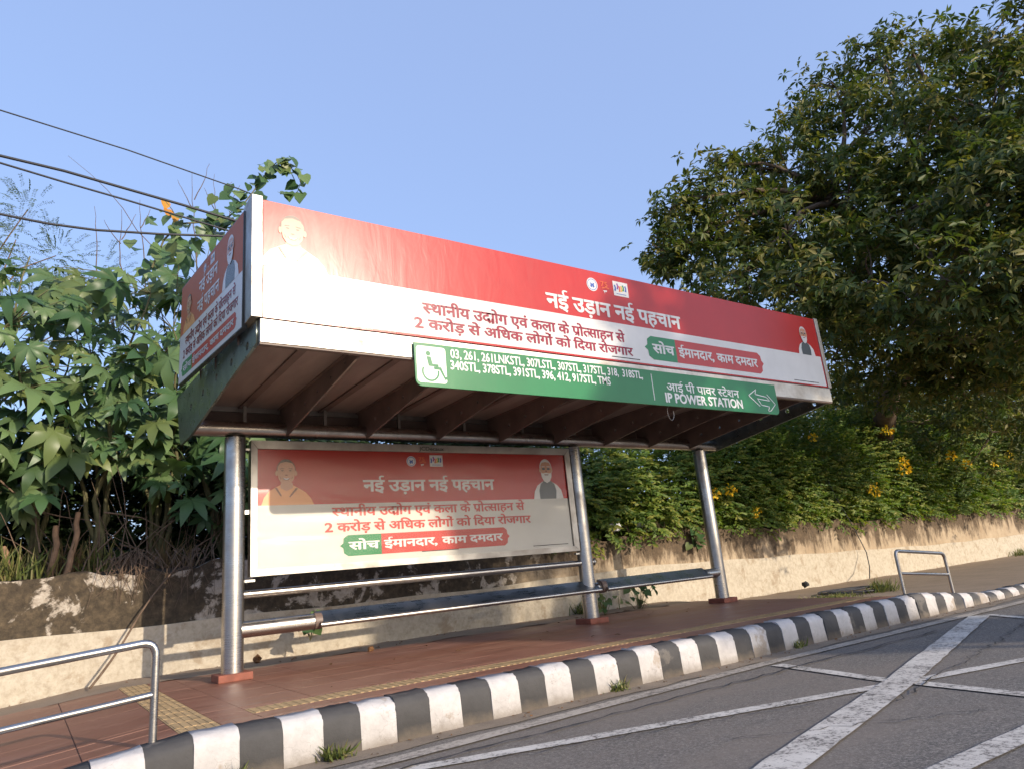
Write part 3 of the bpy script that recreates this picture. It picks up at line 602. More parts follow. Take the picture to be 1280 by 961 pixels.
text_small = shape(ban, lf, [[(F2(765, 447)[0], .055), (F2(800, 451)[0], .055), (F2(800, 451)[0], .066), (F2(765, 447)[0], .066)]], 'p_black', .004, 'fine_print')
shape(ban, lf, [[(BW - .95, .06), (BW - .25, .06), (BW - .25, .07), (BW - .95, .07)]], 'p_black', .004, 'fine_print')
# --- left side banner
A, B = Vector((-.725, -.30, 3.41)), Vector((-.53, -2.50, 3.39)); SWd = (B - A).length
fs = Frame(A, B - A, (0, 0, 1)); SH = 1.25
sb = board('side_banner', fs, SWd, SH, .05, .6, margin='p_grey')
ls = Frame((0, 0, .025), (1, 0, 0), (0, 1, 0)); sv = .60
shape(sb, ls, [[(0.01, .01), (SWd - .01, .01), (SWd - .01, sv), (.01, sv)]], 'p_white', .0015, 'white_field')
shape(sb, ls, [[(0.01, sv), (SWd - .01, sv), (SWd - .01, SH - .01), (.01, SH - .01)]], 'p_amber', .0012, 'orange_field')
portrait_a(sb, ls, .36, sv, .44, .003); portrait_b(sb, ls, SWd - .38, sv, .56, .003)
text(sb, ls, list('नई उड़ान'), .75, 1.42, .90, 1.03, 'p_white', .003, .022); text(sb, ls, list('नई पहचान'), .70, 1.48, .67, .80, 'p_white', .003, .022)
text(sb, ls, T2, .25, SWd - .20, .43, .52, 'p_maroon', .003, .016); text(sb, ls, T3, .18, SWd - .12, .28, .37, 'p_maroon', .003, .016)
pill(sb, ls, .12, SWd - .15, .06, .235, .55, .003); emblems(sb, ls, .95, 1.14, .05, .003)
for y in (-2.1, -1.2, -.5): MB().tube([(-.44 - .05 * (y + 2.5) / 2.2, y, 3.36), (-.475 - .18 * (y + 2.5) / 2.2, y, 4.6)], .02, 8).build('side_banner_stay', 'rib', sh)
A2, B2 = Vector((9.17, -2.50, 3.39)), Vector((9.365, -.30, 3.41)); fs2 = Frame(A2, B2 - A2, (0, 0, 1)); board('side_banner', fs2, SWd, SH, .05, .6)
for y in (-2.1, -1.2, -.5): MB().tube([(9.15 + .07 * (y + 2.5) / 2.2, y, 3.36), (9.15 + .18 * (y + 2.5) / 2.2, y, 4.6)], .02, 8).build('side_banner_stay', 'rib', sh)
# --- green route sign
SX0, SX1, SZ0, SZ1 = 1.165, 7.43, 2.878, 3.352; fg = Frame((SX0, -2.765, SZ0), (1, 0, 0), (0, 0, 1)); GW, GH = SX1 - SX0, SZ1 - SZ0
rr = rrect(0, 0, GW, GH + .12, .075); rr = [(x, min(y, GH)) for x, y in rr]
sg = link('route_sign', poly2d([rr], .006, .003), sh, 'sign'); sg.matrix_local = fg.mat(0, 0, 0)
lg = Frame((0, 0, .009), (1, 0, 0), (0, 1, 0))
def G2(x, y): q = onY(x, y, -2.775); return q[0] - SX0, q[2] - SZ0
shape(sg, lg, [rrect(.02, .04, .375, GH - .03, .035)], 'sign_w', .001, 'white_panel')
u0, v0, s = .19, .18, .17                                           # wheelchair symbol
shape(sg, lg, [ell(0, 0, 1, 1, 28, math.radians(150), math.radians(372)) + ell(0, 0, .80, .80, 28, math.radians(150), math.radians(372))[::-1]], 'sign', .002, 'wheelchair_symbol', u0 - .01, v0 - .02, .105, .105)
shape(sg, lg, [ell(0, 0, 1, 1, 16)], 'sign', .002, 'wheelchair_symbol', u0 - .03, v0 + .185, .028, .028)
shape(sg, lg, [[(-.05, .15), (.0, .15), (.02, .07), (.09, .07), (.09, .04), (.03, .04), (.035, .01), (.10, .01), (.16, -.10), (.20, -.085), (.19, -.06), (.165, -.065), (.12, .04), (-.03, .045)]], 'sign', .002, 'wheelchair_symbol', u0, v0)
R1 = list('03, 261, 261LNKSTL, 307LSTL, 307STL, 317STL, 318,  318STL,'); R2 = list('340STL, 378STL, 391STL, 396, 412, 917STL, TMS')
del ADV[','], ADV['2']
def sgn_text(tok, p0, p1, h, mat='sign_w', bold=.012, ref=.69, up=0.0):
    a, b = G2(*p0), G2(*p1); text(sg, lg, tok, a[0], b[0], (a[1] + b[1]) / 2 - h / 2, (a[1] + b[1]) / 2 + h / 2, mat, .002, bold, ref)
sgn_text(R1, (563, 442), (803, 469), .10, bold=.026); sgn_text(R2, (563, 456), (763, 476.5), .10, bold=.026)
ADV[','] = .28
sgn_text(['आ', 'ई', ' ', 'प', 'ी', ' ', 'प', 'ा', 'व', 'र', ' ', '<s', 'ट', 'े', 'श', 'न'], (833, 482), (924, 494), .105, bold=.012, ref=.622)
sgn_text(list('IP POWER STATION'), (832, 496), (928, 505), .13, bold=.036)
a = G2(816, 486); shape(sg, lg, [[(a[0], .06), (a[0] + .012, .06), (a[0] + .012, GH - .05), (a[0], GH - .05)]], 'sign_w', .002, 'divider')
def poly_line(P, w):
    out = []
    for (x0, y0), (x1, y1) in zip(P[:-1], P[1:]):
        d = Vector((x1 - x0, y1 - y0)); l = d.length; d /= l; n = Vector((-d.y, d.x)) * w / 2; e = d * w / 2
        out.append([(x0 - e.x + n.x, y0 - e.y + n.y), (x1 + e.x + n.x, y1 + e.y + n.y), (x1 + e.x - n.x, y1 + e.y - n.y), (x0 - e.x - n.x, y0 - e.y - n.y)])
    return out
c0 = G2(952, 500); AR = [[(-.07, -.10), (-.30, .06), (-.10, .17), (-.14, .09), (.13, .06), (.20, .0), (-.10, .02)], [(.16, .10), (.33, -.05), (.18, -.17), (.12, -.17), (.17, -.10), (-.02, -.08), (-.10, .02)]]
mb = MB()
for P in AR:
    for Q in poly_line(P, .014): mb.add([(x + c0[0], y * .95 + c0[1], .0) for x, y in Q], [(3, 2, 1, 0)])
o = link('arrow_symbol', mb.mesh(), sg, 'sign_w'); o.location = (0, 0, .0115)
for x in (1.6, 3.2, 5.2, 7.0): MB().box(x - .02, x + .02, -2.757, -2.70, 3.05, 3.36).build('sign_bracket', 'steel_f', sh)
MB().tube([(5.05 + .06 * math.cos(t), -2.70, 2.80 + .10 * math.sin(t)) for t in np.linspace(1.3, 6.6, 18)], .004, 6).build('wire_loop', 'steel_f', sh)
# --- backlit-size poster case between the posts
ad = empty('poster_case', (0, 0, 0)); ad.parent = sh
X0, X1, Z0, Z1, B_ = .178, 5.36, 1.143, 2.825, .082
def mitre(P, mat):
    V = [(x, y, z) for y in (-.075, .06) for (x, z) in P]; return MB().add(V, [(0, 1, 2, 3), (7, 6, 5, 4), (0, 4, 5, 1), (1, 5, 6, 2), (2, 6, 7, 3), (3, 7, 4, 0)]).build('frame_bar', mat, ad)
mitre([(X0, Z1), (X0 + B_, Z1 - B_ * 1.3), (X1 - B_ - .03, Z1 - B_ * 1.3), (X1, Z1)][::-1], 'steel_f'); mitre([(X0, Z0), (X1, Z0), (X1 - B_ - .03, Z0 + B_), (X0 + B_, Z0 + B_)], 'steel_f')
mitre([(X0, Z0 + .003), (X0 + B_ - .003, Z0 + B_ + .003), (X0 + B_ - .003, Z1 - B_ * 1.3 - .003), (X0, Z1 - .004)], 'steel_f'); mitre([(X1, Z0 + .003), (X1, Z1 - .004), (X1 - B_ - .027, Z1 - B_ * 1.3 - .003), (X1 - B_ - .027, Z0 + B_ + .003)], 'steel_f')
MB().box(X0 + .02, X1 - .02, .045, .064, Z0 + .02, Z1 - .02).build('case_back', 'rooftop', ad)
PW, PH = X1 - X0 - 2 * B_ - .03, Z1 - Z0 - B_ * 2.3; fp = Frame((X0 + B_, -.040, Z0 + B_), (1, 0, 0), (0, 0, 1))
def P2(x, y): q = onY(x, y, -.045); return q[0] - X0 - B_, q[2] - Z0 - B_
po = link('poster', poly2d([[(0, 0), (PW, 0), (PW, PH), (0, PH)]], .002), sh, 'p_red'); po.matrix_local = fp.mat(0, 0, 0)
lp = Frame((0, 0, .002), (1, 0, 0), (0, 1, 0)); pv = (P2(335, 632)[1] + P2(690, 622)[1]) / 2
# poster art carries the sub-part level: joined under the poster
def mergeable(): return None
shape(po, lp, [[(0, 0), (PW, 0), (PW, pv), (0, pv)]], 'p_cream', .0015, 'white_field')
portrait_a(po, lp, P2(358, 632)[0], pv, .60, .003); portrait_b(po, lp, P2(687, 622)[0] - .02, pv, .66, .003)
def ptext(tok, hl, hr, bl, br, mat, bold):
    a, b, c, d = P2(*hl), P2(*hr), P2(*bl), P2(*br); text(po, lp, tok, a[0], b[0], (c[1] + d[1]) / 2, (a[1] + b[1]) / 2, mat, .004, bold)
ptext(T1, (454, 600), (617, 599), (454, 613), (617, 611.5), 'p_beard', .032)
ptext(T2, (415, 634), (655, 628), (415, 644), (655, 637), 'p_pill', .030); ptext(T3, (406, 653), (663, 645), (406, 662.5), (663, 654), 'p_pill', .030)
pill(po, lp, P2(425, 682)[0], P2(637, 669)[0], (P2(440, 694)[1] + P2(620, 682)[1]) / 2, (P2(440, 669)[1] + P2(620, 658)[1]) / 2, P2(477, 680)[0], .004)
q = P2(514, 576); emblems(po, lp, q[0], q[1], .075, .003)
shape(po, lp, [[(2.25, .075), (2.85, .075), (2.85, .085), (2.25, .085)]], 'p_black', .004, 'fine_print'); shape(po, lp, [[(PW - .8, .04), (PW - .1, .04), (PW - .1, .05), (PW - .8, .05)]], 'p_black', .004, 'fine_print')
gl = MB().add([(X0 + B_, -.052, Z0 + B_), (X1 - B_ - .03, -.052, Z0 + B_), (X1 - B_ - .03, -.052, Z1 - B_ * 1.3), (X0 + B_, -.052, Z1 - B_ * 1.3)], [(0, 1, 2, 3)]).build('clear_sheet', 'film', ad)
fj = Frame((0, -.0775, 0), (1, 0, 0), (0, 0, 1)); a, b = onY(524, 565, -.0775), onY(555, 565, -.0775)
text(ad, fj, list('JCDecaux'), a[0], b[0], 2.742, 2.796, 'dark', .001, .016, .69, 'maker_lettering')
for x, s in ((.125, 1), (5.30, 1)): MB().box(x, x + .12, -.03, .03, 1.085, 1.112).build('case_bracket', 'bolt', sh); MB().box(x, x + .12, -.03, .03, 2.70, 2.727).build('case_bracket', 'bolt', sh)
MB().box(.11, .182, -.03, .03, 1.9, 1.95).build('case_bracket', 'bolt', sh); MB().box(5.345, 5.40, -.03, .03, 1.9, 1.95).build('case_bracket', 'bolt', sh)
# --- back rail and bench
MB().tube([(.10, 0, .945), (5.66, 0, .945)], .047, 20).build('back_rail', 'steel_h', sh)
MB().tube([(5.66, 0, .945), (5.68, 0, .945)], .055, 16).build('rail_cap', 'bolt', sh)
bz, by = .545, -.02
MB().tube([(.08, by, bz), (.98, by - .02, bz)], .095, 24).build('bench_tube', 'steel_h', sh); MB().tube([(8.28, by - .02, bz), (8.70, by, bz)], .085, 24).build('bench_tube', 'steel_h', sh)
MB().tube([(5.42, by, bz - .01), (5.80, by, bz - .01)], .085, 24).build('bench_tube', 'steel_h', sh)
for x in (.95, 5.70): MB().tube([(x, by - .03, bz), (x + .09, by - .03, bz)], .099, 24).build('bench_collar', 'rib', sh)
def seat(x0, x1):
    pr = []
    for k in range(13): a = math.radians(75 + 200 * k / 12); pr.append((-.17 + .032 * math.cos(a), .50 + .032 * math.sin(a)))
    pr += [(.05, .610), (.075, .625), (.085, .645), (.065, .66), (.03, .655)]
    V = [(x, y, z) for x in (x0, x1) for (y, z) in pr]; n = len(pr)
    return MB().add(V, [(k, (k + 1) % n, n + (k + 1) % n, n + k) for k in range(n)], 0, True).add(V[:n], [tuple(range(n))[::-1]]).add(V[n:], [tuple(range(n))]).build('seat', 'steel_h', sh)
seat(1.0, 5.62); seat(5.76, 8.32)

# ------------------------------------------------------------------ guard rails
def guard_rail(label, x0, x1, y):
    L = empty('guard_rail', (x0, y, ramp_z(x0))); tag(L, label, 'railing', 'steel guard rails on the platform ramps'); s = 1 if x1 > x0 else -1
    zt = lambda x: ramp_z(x) + .695; zm = lambda x: ramp_z(x) + .345
    MB().tube(arc_path([(x0, y, ramp_z(x0)), (x0, y, zt(x0)), (x1, y, zt(x1)), (x1, y, ramp_z(x1))], .10), .027, 16).build('hoop', 'steel_h', L)
    MB().tube([(x0, y, zm(x0)), (x1, y, zm(x1))], .022, 14).build('mid_bar', 'steel_h', L)
    for x in (x0, x1): MB().tube([(x, y, ramp_z(x) - .01), (x, y, ramp_z(x) + .012)], .06, 20).build('foot_flange', 'steel_f', L)
guard_rail('tubular steel guard rail on the ramp beside the side banner end of the shelter', -1.257, -3.35, -3.28)
guard_rail('short tubular steel guard rail past the far end of the bench beside a coiled hose', 9.36, 10.93, -3.05)

# ------------------------------------------------------------------ foliage machinery
def nrm(a): return a / np.maximum(np.linalg.norm(a, axis=-1, keepdims=True), 1e-9)
LEAF_T = np.array([(0, 0, 0), (.45, .5, .10), (.5, 0, 0), (.45, -.5, .10), (1, 0, -.12)]); LEAF_F = np.array([(0, 2, 1), (0, 3, 2), (1, 2, 4), (2, 3, 4)])
def leaves_mesh(pos, axis, normal, length, width, tint, name='crown', T=LEAF_T, F=LEAF_F):
    N = len(pos); axis = nrm(axis); side = nrm(np.cross(normal, axis)); up = np.cross(axis, side)
    L = length[:, None, None]; W = width[:, None, None]
    V = pos[:, None, :] + L * T[None, :, 0:1] * axis[:, None, :] + W * T[None, :, 1:2] * side[:, None, :] + L * T[None, :, 2:3] * up[:, None, :]
    k = len(T); Fc = (F[None] + (np.arange(N) * k)[:, None, None]).reshape(-1, F.shape[1])
    me = bpy.data.meshes.new(name); nv = N * k; nf = len(Fc); nl = F.shape[1]
    me.vertices.add(nv); me.vertices.foreach_set('co', V.reshape(-1)); me.loops.add(nf * nl); me.loops.foreach_set('vertex_index', Fc.reshape(-1).astype(np.int32))
    me.polygons.add(nf); me.polygons.foreach_set('loop_start', np.arange(0, nf * nl, nl, dtype=np.int32))
    at = me.attributes.new('tint', 'FLOAT', 'POINT'); at.data.foreach_set('value', np.repeat(tint, k).astype(np.float32)); me.update(calc_edges=True); me.validate(); return me
def rand_dirs(n):
    v = RNG.normal(size=(n, 3)); return nrm(v)
def whorls(C, up, K, L, droop=.35, ljit=.25):
    """K leaves radiating from each twig tip C with axis up -> pos, axis, normal, length, tint"""
    n = len(C); up = nrm(up); ref = np.where(np.abs(up[:, 2:3]) < .9, np.array([[0, 0, 1.]]), np.array([[1., 0, 0]])); a = nrm(np.cross(up, ref)); b = np.cross(up, a)
    ph = (np.arange(K)[None] * 2 * math.pi / K + RNG.uniform(0, 6.28, (n, 1)) + RNG.normal(0, .3, (n, K)))
    rad = np.cos(ph)[..., None] * a[:, None] + np.sin(ph)[..., None] * b[:, None]
    dr = RNG.normal(droop, .25, (n, K))[..., None]; ax = nrm(rad + up[:, None] * .15 - np.array([0, 0, 1.]) * dr)
    nr = nrm(up[:, None] * .8 + np.array([0, -.35, .25]) + RNG.normal(0, .42, (n, K, 3)))
    Ln = L * RNG.uniform(1 - ljit, 1 + ljit, (n, K)); tint = (RNG.uniform(0, 1, (n, 1)) + RNG.normal(0, .12, (n, K))) % 1.0
    pos = np.repeat(C[:, None], K, 1) + ax * (Ln[..., None] * .08)
    return pos.reshape(-1, 3), ax.reshape(-1, 3), nr.reshape(-1, 3), Ln.reshape(-1), tint.reshape(-1)
def fronds(C, dirs, n_leaflets, L, tint_j=.1):
    """pinnate leaves: leaflets in two rows along a drooping rachis of length L starting at C"""
    n = len(C); d = nrm(dirs); k = np.arange(n_leaflets); t = (k // 2 + 1) / (n_leaflets // 2 + .5); sg = np.where(k % 2 == 0, 1., -1.)
    ln = L * RNG.uniform(.75, 1.25, n); side = nrm(np.cross(d, np.array([0, 0, 1.]) + RNG.normal(0, .2, (n, 3))))
    P = C[:, None] + d[:, None] * (ln[:, None] * t[None])[..., None] - np.array([0, 0, 1.]) * (.35 * ln[:, None] * t[None] ** 2)[..., None]
    ax = nrm(d[:, None] * .55 + side[:, None] * sg[None, :, None] - np.array([0, 0, .35]) + RNG.normal(0, .18, (n, n_leaflets, 3)))
    nr = nrm(np.array([.1, -.7, .5]) + d[:, None] * .35 + RNG.normal(0, .38, (n, n_leaflets, 3)))
    Ln = np.repeat(ln[:, None] * .42, n_leaflets, 1) * RNG.uniform(.8, 1.2, (n, n_leaflets)); ti = (RNG.uniform(0, 1, (n, 1)) + RNG.normal(0, tint_j, (n, n_leaflets))) % 1
    return P.reshape(-1, 3), ax.reshape(-1, 3), nr.reshape(-1, 3), Ln.reshape(-1), ti.reshape(-1)
def limb(mb, a, b, r0, r1, seg=8, n=6, sag=.12):
    a, b = Vector(a), Vector(b); L = (b - a).length; off = Vector((random.uniform(-1, 1), random.uniform(-1, 1), random.uniform(.2, 1))) * L * sag
    P = [a.lerp(b, t) + off * math.sin(math.pi * t) + Vector((random.uniform(-1, 1), random.uniform(-1, 1), random.uniform(-1, 1))) * L * .018 * (0 < i < n) for i, t in enumerate([k / n for k in range(n + 1)])]
    mb.tube(P, [r0 + (r1 - r0) * (k / n) for k in range(n + 1)], seg, 0, False); return P

# ------------------------------------------------------------------ the big tree at the right
tb = Vector(onY(1085, 610, 5.4)); tb.z = 1.5
tree = empty('broadleaf_tree', tb); tag(tree, 'huge spreading tree with drooping whorls of leaves towering over the wall', 'tree')
BL = [(838, 262, 34, 17), (830, 318, 40, 16.8), (880, 240, 38, 17.5), (905, 205, 30, 18), (860, 300, 62, 17.2), (925, 270, 66, 18), (950, 212, 40, 19), (985, 215, 62, 19), (985, 300, 80, 17.5), (1000, 160, 48, 20), (1045, 110, 58, 20.5),
      (1095, 75, 52, 21), (1140, 62, 48, 21.5), (1185, 95, 62, 21), (1235, 55, 58, 20), (1285, 25, 62, 20), (1080, 170, 84, 20), (1160, 165, 84, 19), (1240, 140, 88, 19), (1060, 250, 90, 18.5), (1140, 260, 88, 17.5), (1230, 240, 92, 17), (1300, 210, 90, 17.5),
      (920, 350, 70, 17), (1010, 370, 78, 16.5), (1090, 350, 84, 16.3), (1180, 350, 84, 16), (1265, 340, 84, 16), (1330, 310, 90, 17), (1120, 420, 70, 21), (1200, 425, 70, 21), (1280, 420, 74, 21), (1050, 410, 60, 20), (1350, 120, 90, 19), (1380, 260, 100, 18), (1350, 400, 90, 18), (1420, 60, 100, 20),
      (960, 420, 55, 24), (1010, 450, 60, 25), (1090, 470, 70, 26), (1180, 480, 70, 27), (1260, 490, 75, 27), (1340, 490, 80, 27), (960, 460, 50, 21), (1040, 450, 60, 22), (1120, 460, 62, 22), (1200, 465, 62, 22.5), (1270, 450, 66, 22), (1020, 395, 60, 20), (1330, 440, 70, 22), (1150, 530, 60, 29), (1240, 540, 65, 30), (1060, 500, 50, 28),
      (1150, 210, 95, 23), (1060, 320, 95, 22), (1230, 310, 100, 23), (960, 320, 70, 21), (1300, 150, 100, 24)]
CT = []; UP = []; lb = MB(); tr = MB()
top = Vector(atD(1205, 330, 21)); limb(tr, tb - Vector((0, 0, .3)), top, .42, .26, 14, 9, .05); tr.build('trunk', 'bark', tree)
forks = [Vector(atD(1205, 430, 21)), top, Vector(atD(1160, 250, 20.5)), Vector(atD(1110, 300, 19.5)), Vector(atD(1250, 200, 20.5)), Vector(atD(1040, 250, 19.5))]
for a, b, r in ((1, 2, .2), (0, 3, .2), (1, 4, .2), (3, 5, .14)): limb(lb, forks[a], forks[b], r, r * .65, 10, 7)
for (px, py, pr, D) in BL:
    c = Vector(atD(px, py, D)); depth = (c - Vector(CAM)).length; R = pr * depth / FPX * .88
    f = min(forks, key=lambda q: (q - c).length); limb(lb, f, c, .085, .03, 7, 7)
    n = int(50 * (pr / 60) ** 2 * 3.3); d = rand_dirs(n); rr_ = R * RNG.uniform(.25, 1.0, n) ** .55 * np.where(RNG.random(n) < .10, RNG.uniform(1.05, 1.32, n), 1)
    d[:, 2] *= .85; pts = np.array(c) + d * rr_[:, None]; pts[:, 2] -= .06 * R
    CT.append(pts); UP.append(d * .7 + np.array([0, 0, .75]))
    for k in range(7):
        q = pts[RNG.integers(n)]; limb(lb, c, q, .026, .008, 5, 4)
lb.build('limbs', 'bark', tree, 'stuff')
CT = np.concatenate(CT); UP = np.concatenate(UP)
_g = np.sin(CT[:, 0] * 2.3 + 1.7 * np.sin(CT[:, 2] * 1.1)) + np.sin(CT[:, 2] * 2.7 + 1.3 * np.sin(CT[:, 1] * 1.4)) + np.sin(CT[:, 1] * 2.2 + CT[:, 0] * .9)
_k = _g > -.75; CT = CT[_k]; UP = UP[_k]                              # gaps between the twig clumps
P, A_, N_, L_, t_ = whorls(CT, UP + RNG.normal(0, .45, UP.shape), 8, .235, .34); o = link('crown', leaves_mesh(P, A_, N_, L_, L_ * .34, t_), None, 'treeleaf'); rel(o, tree); o['kind'] = 'stuff'
C2 = CT[RNG.random(len(CT)) < .22] + RNG.normal(0, .22, (1, 3)); C2 = C2 + RNG.normal(0, .20, C2.shape); P, A_, N_, L_, t_ = whorls(C2, RNG.normal(0, .5, C2.shape) + np.array([0, 0, .6]), 6, .22, .42)
o = link('inner_foliage', leaves_mesh(P, A_, N_, L_, L_ * .36, t_), None, 'treeleaf'); rel(o, tree); o['kind'] = 'stuff'

# ------------------------------------------------------------------ flowering shrubs over the wall (right)
FT = np.array([(0, 0, 0), (.5, .5, .08), (1, 0, -.06), (.5, -.5, .08)]); FF = np.array([(0, 3, 2), (0, 2, 1)])
def blob_points(c, R, n, flat=.9, lo=-.75, front=None):
    d = rand_dirs(n * 2); d = d[d[:, 2] > lo][:n]; r = RNG.uniform(.30, 1, len(d)) ** .5
    lump = 1 + .16 * np.sin(d[:, 0] * 7 + c[0]) * np.cos(d[:, 2] * 6 + c[1]) + .12 * np.sin(d[:, 1] * 11 + c[0] * 3)
    return np.array(c) + d * np.array(R) * (r * lump)[:, None], d
def shrub(name, label, group, base, blobs, mat, nl, L, dens, cat='shrub', flowers=0, stems=5, wr=.42):
    e = empty(name, base); tag(e, label, cat, group); CP = []; DP = []; st = MB()
    for (c, R) in blobs:
        n = int(dens * (R[0] * R[2] + R[0] * R[1] + R[1] * R[2])); p, d = blob_points(c, R, n); CP.append(p); DP.append(d)
        for k in range(3): limb(st, base, p[RNG.integers(len(p))], .03, .008, 6, 6)
    st.build('stems', 'twig', e); CP = np.concatenate(CP); DP = np.concatenate(DP)
    m = CP[:, 2] > 1.15; CP = CP[m]; DP = DP[m]
    P, A_, N_, L_, t_ = fronds(CP, DP + np.array([0, -.15, .25]), nl, L); o = link('foliage', leaves_mesh(P, A_, N_, L_, L_ * wr, t_, 'foliage', FT, FF), None, mat); rel(o, e); o['kind'] = 'stuff'
    return e
def flower_mesh(seed):
    r = np.random.default_rng(seed); n = 30; d = nrm(r.normal(size=(n, 3))); C = d * r.uniform(.02, .09, (n, 1)); T = np.array([(0, 0, 0), (.7, .35, .0), (1, .55, .15), (1.05, 0, .05), (1, -.55, .15), (.7, -.35, 0)]); F = np.array([(0, 1, 3), (1, 2, 3), (0, 3, 5), (3, 4, 5)])
    me = leaves_mesh(C, d + np.array([0, 0, .1]), nrm(r.normal(size=(n, 3))), np.full(n, .062), np.full(n, .055), r.uniform(0, 1, n), 'flower_cluster', T, F); me.materials.append(M['flower']); return me
FLM = [flower_mesh(k) for k in range(4)]
SHR = []
_sl = ['yellow-flowering shrub behind the bench end post', 'yellow-flowering shrub spilling towards the coiled hose', 'yellow-flowering shrub above the short guard rail', 'leafy flowering shrub past the short guard rail', 'flowering shrub with many yellow trusses overhanging the stained wall', 'flowering shrub at the far stretch of the stained wall', 'distant flowering shrub where the wall runs away']
for i, (x, y, h, w_) in enumerate(((8.6, 3.3, 1.9, 1.5), (11.2, 3.2, 2.2, 1.8), (14.0, 3.2, 2.6, 1.9), (17.2, 3.3, 2.6, 2.1), (20.8, 3.4, 3.0, 2.4), (25.0, 3.6, 3.2, 2.7), (30.5, 3.8, 3.6, 3.4))):
    b = [((x, y, 1.7 + h * .45), (w_, 1.25, h * .62)), ((x - w_ * .5, y - .25, 1.7 + h * .25), (w_ * .7, 1.0, h * .45)), ((x + w_ * .5, y - .3, 1.75 + h * .3), (w_ * .75, 1.05, h * .5)), ((x + .2, y + .3, 1.6 + h * .85), (w_ * .65, .9, h * .35)), ((x - w_ * .25, 2.35, 1.62 + .1 * (i % 3)), (w_ * .55, .42, .42)), ((x + w_ * .55, 2.30, 1.70), (w_ * .4, .40, .38))]
    SHR.append((shrub('flowering_shrub', _sl[i], 'yellow-flowering shrubs over the wall', (x, y, 1.5), b, 'shrubleaf', 8, .30 + .008 * i, 150), b))
FPX_ = [(1062, 488), (1060, 507), (1098, 510), (1104, 516), (1175, 486), (1190, 492), (1184, 498), (1238, 530), (1250, 519), (1109, 537), (1016, 546), (1129, 576), (1131, 585), (1189, 569), (1207, 580), (1241, 578), (1262, 568), (1264, 576), (1093, 612), (913, 612), (893, 617), (945, 640), (1165, 516), (1275, 548)]
for (px, py) in FPX_:
    best = None
    for e, bl in SHR:
        for (c, R) in bl:
            d = ROT @ _ray(px, py); d = d / np.linalg.norm(d); o_ = (CAM - np.array(c)) / np.array(R); dd = d / np.array(R); A = dd @ dd; B = 2 * o_ @ dd; Cc = o_ @ o_ - 1.30; disc = B * B - 4 * A * Cc
            if disc > 0:
                t = (-B - math.sqrt(disc)) / (2 * A)
                if best is None or t < best[0]: best = (t, e, CAM + d * (t - .30))
    if best:
        o = bpy.data.objects.new('flower_cluster', random.choice(FLM)); COL.objects.link(o); o.parent = best[1]; o.location = Vector(best[2]) - Vector(best[1].location); o.rotation_euler = [random.uniform(0, 6) for _ in range(3)]; s = random.uniform(1.0, 1.35) * (1 + .25 * (best[0] > 22)); o.scale = (s, s, s)
# ------------------------------------------------------------------ thicket behind shelter and left
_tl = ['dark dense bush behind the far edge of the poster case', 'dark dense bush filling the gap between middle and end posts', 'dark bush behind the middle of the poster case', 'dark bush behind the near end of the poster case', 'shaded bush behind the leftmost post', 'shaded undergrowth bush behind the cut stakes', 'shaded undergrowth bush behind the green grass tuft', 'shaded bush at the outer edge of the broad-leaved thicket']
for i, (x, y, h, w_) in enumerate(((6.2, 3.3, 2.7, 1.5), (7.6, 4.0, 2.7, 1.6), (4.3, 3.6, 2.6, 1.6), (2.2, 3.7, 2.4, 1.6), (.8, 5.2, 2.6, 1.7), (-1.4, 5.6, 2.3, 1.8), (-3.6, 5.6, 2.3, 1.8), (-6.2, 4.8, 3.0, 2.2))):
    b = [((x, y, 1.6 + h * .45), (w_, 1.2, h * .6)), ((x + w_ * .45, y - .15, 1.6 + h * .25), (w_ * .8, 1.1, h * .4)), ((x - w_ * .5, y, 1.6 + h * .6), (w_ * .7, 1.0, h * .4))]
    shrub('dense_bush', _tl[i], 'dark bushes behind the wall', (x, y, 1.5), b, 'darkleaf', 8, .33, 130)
# a belt of trees far behind closes the view between trunks
for i, (px, D, hpx, lab) in enumerate(((1010, 34, 520, 'tree crown glimpsed behind the flowering shrubs'), (1180, 38, 470, 'tree crown standing behind the huge spreading tree'), (1330, 40, 470, 'tree standing farther along behind the wall'))):
    c = Vector(atD(px, 540, D)); R = 3.6; b = [((c.x, c.y, 4.2), (R * 1.2, R, 3.4)), ((c.x + 2, c.y, 5.6), (R, R, 2.6)), ((c.x - 2.2, c.y + .5, 3.4), (R, R, 2.6))]
    shrub('background_tree', lab, 'background trees behind the wall', (c.x, c.y, 1.6), b, 'treeleaf', 8, .5, 40, 'tree')

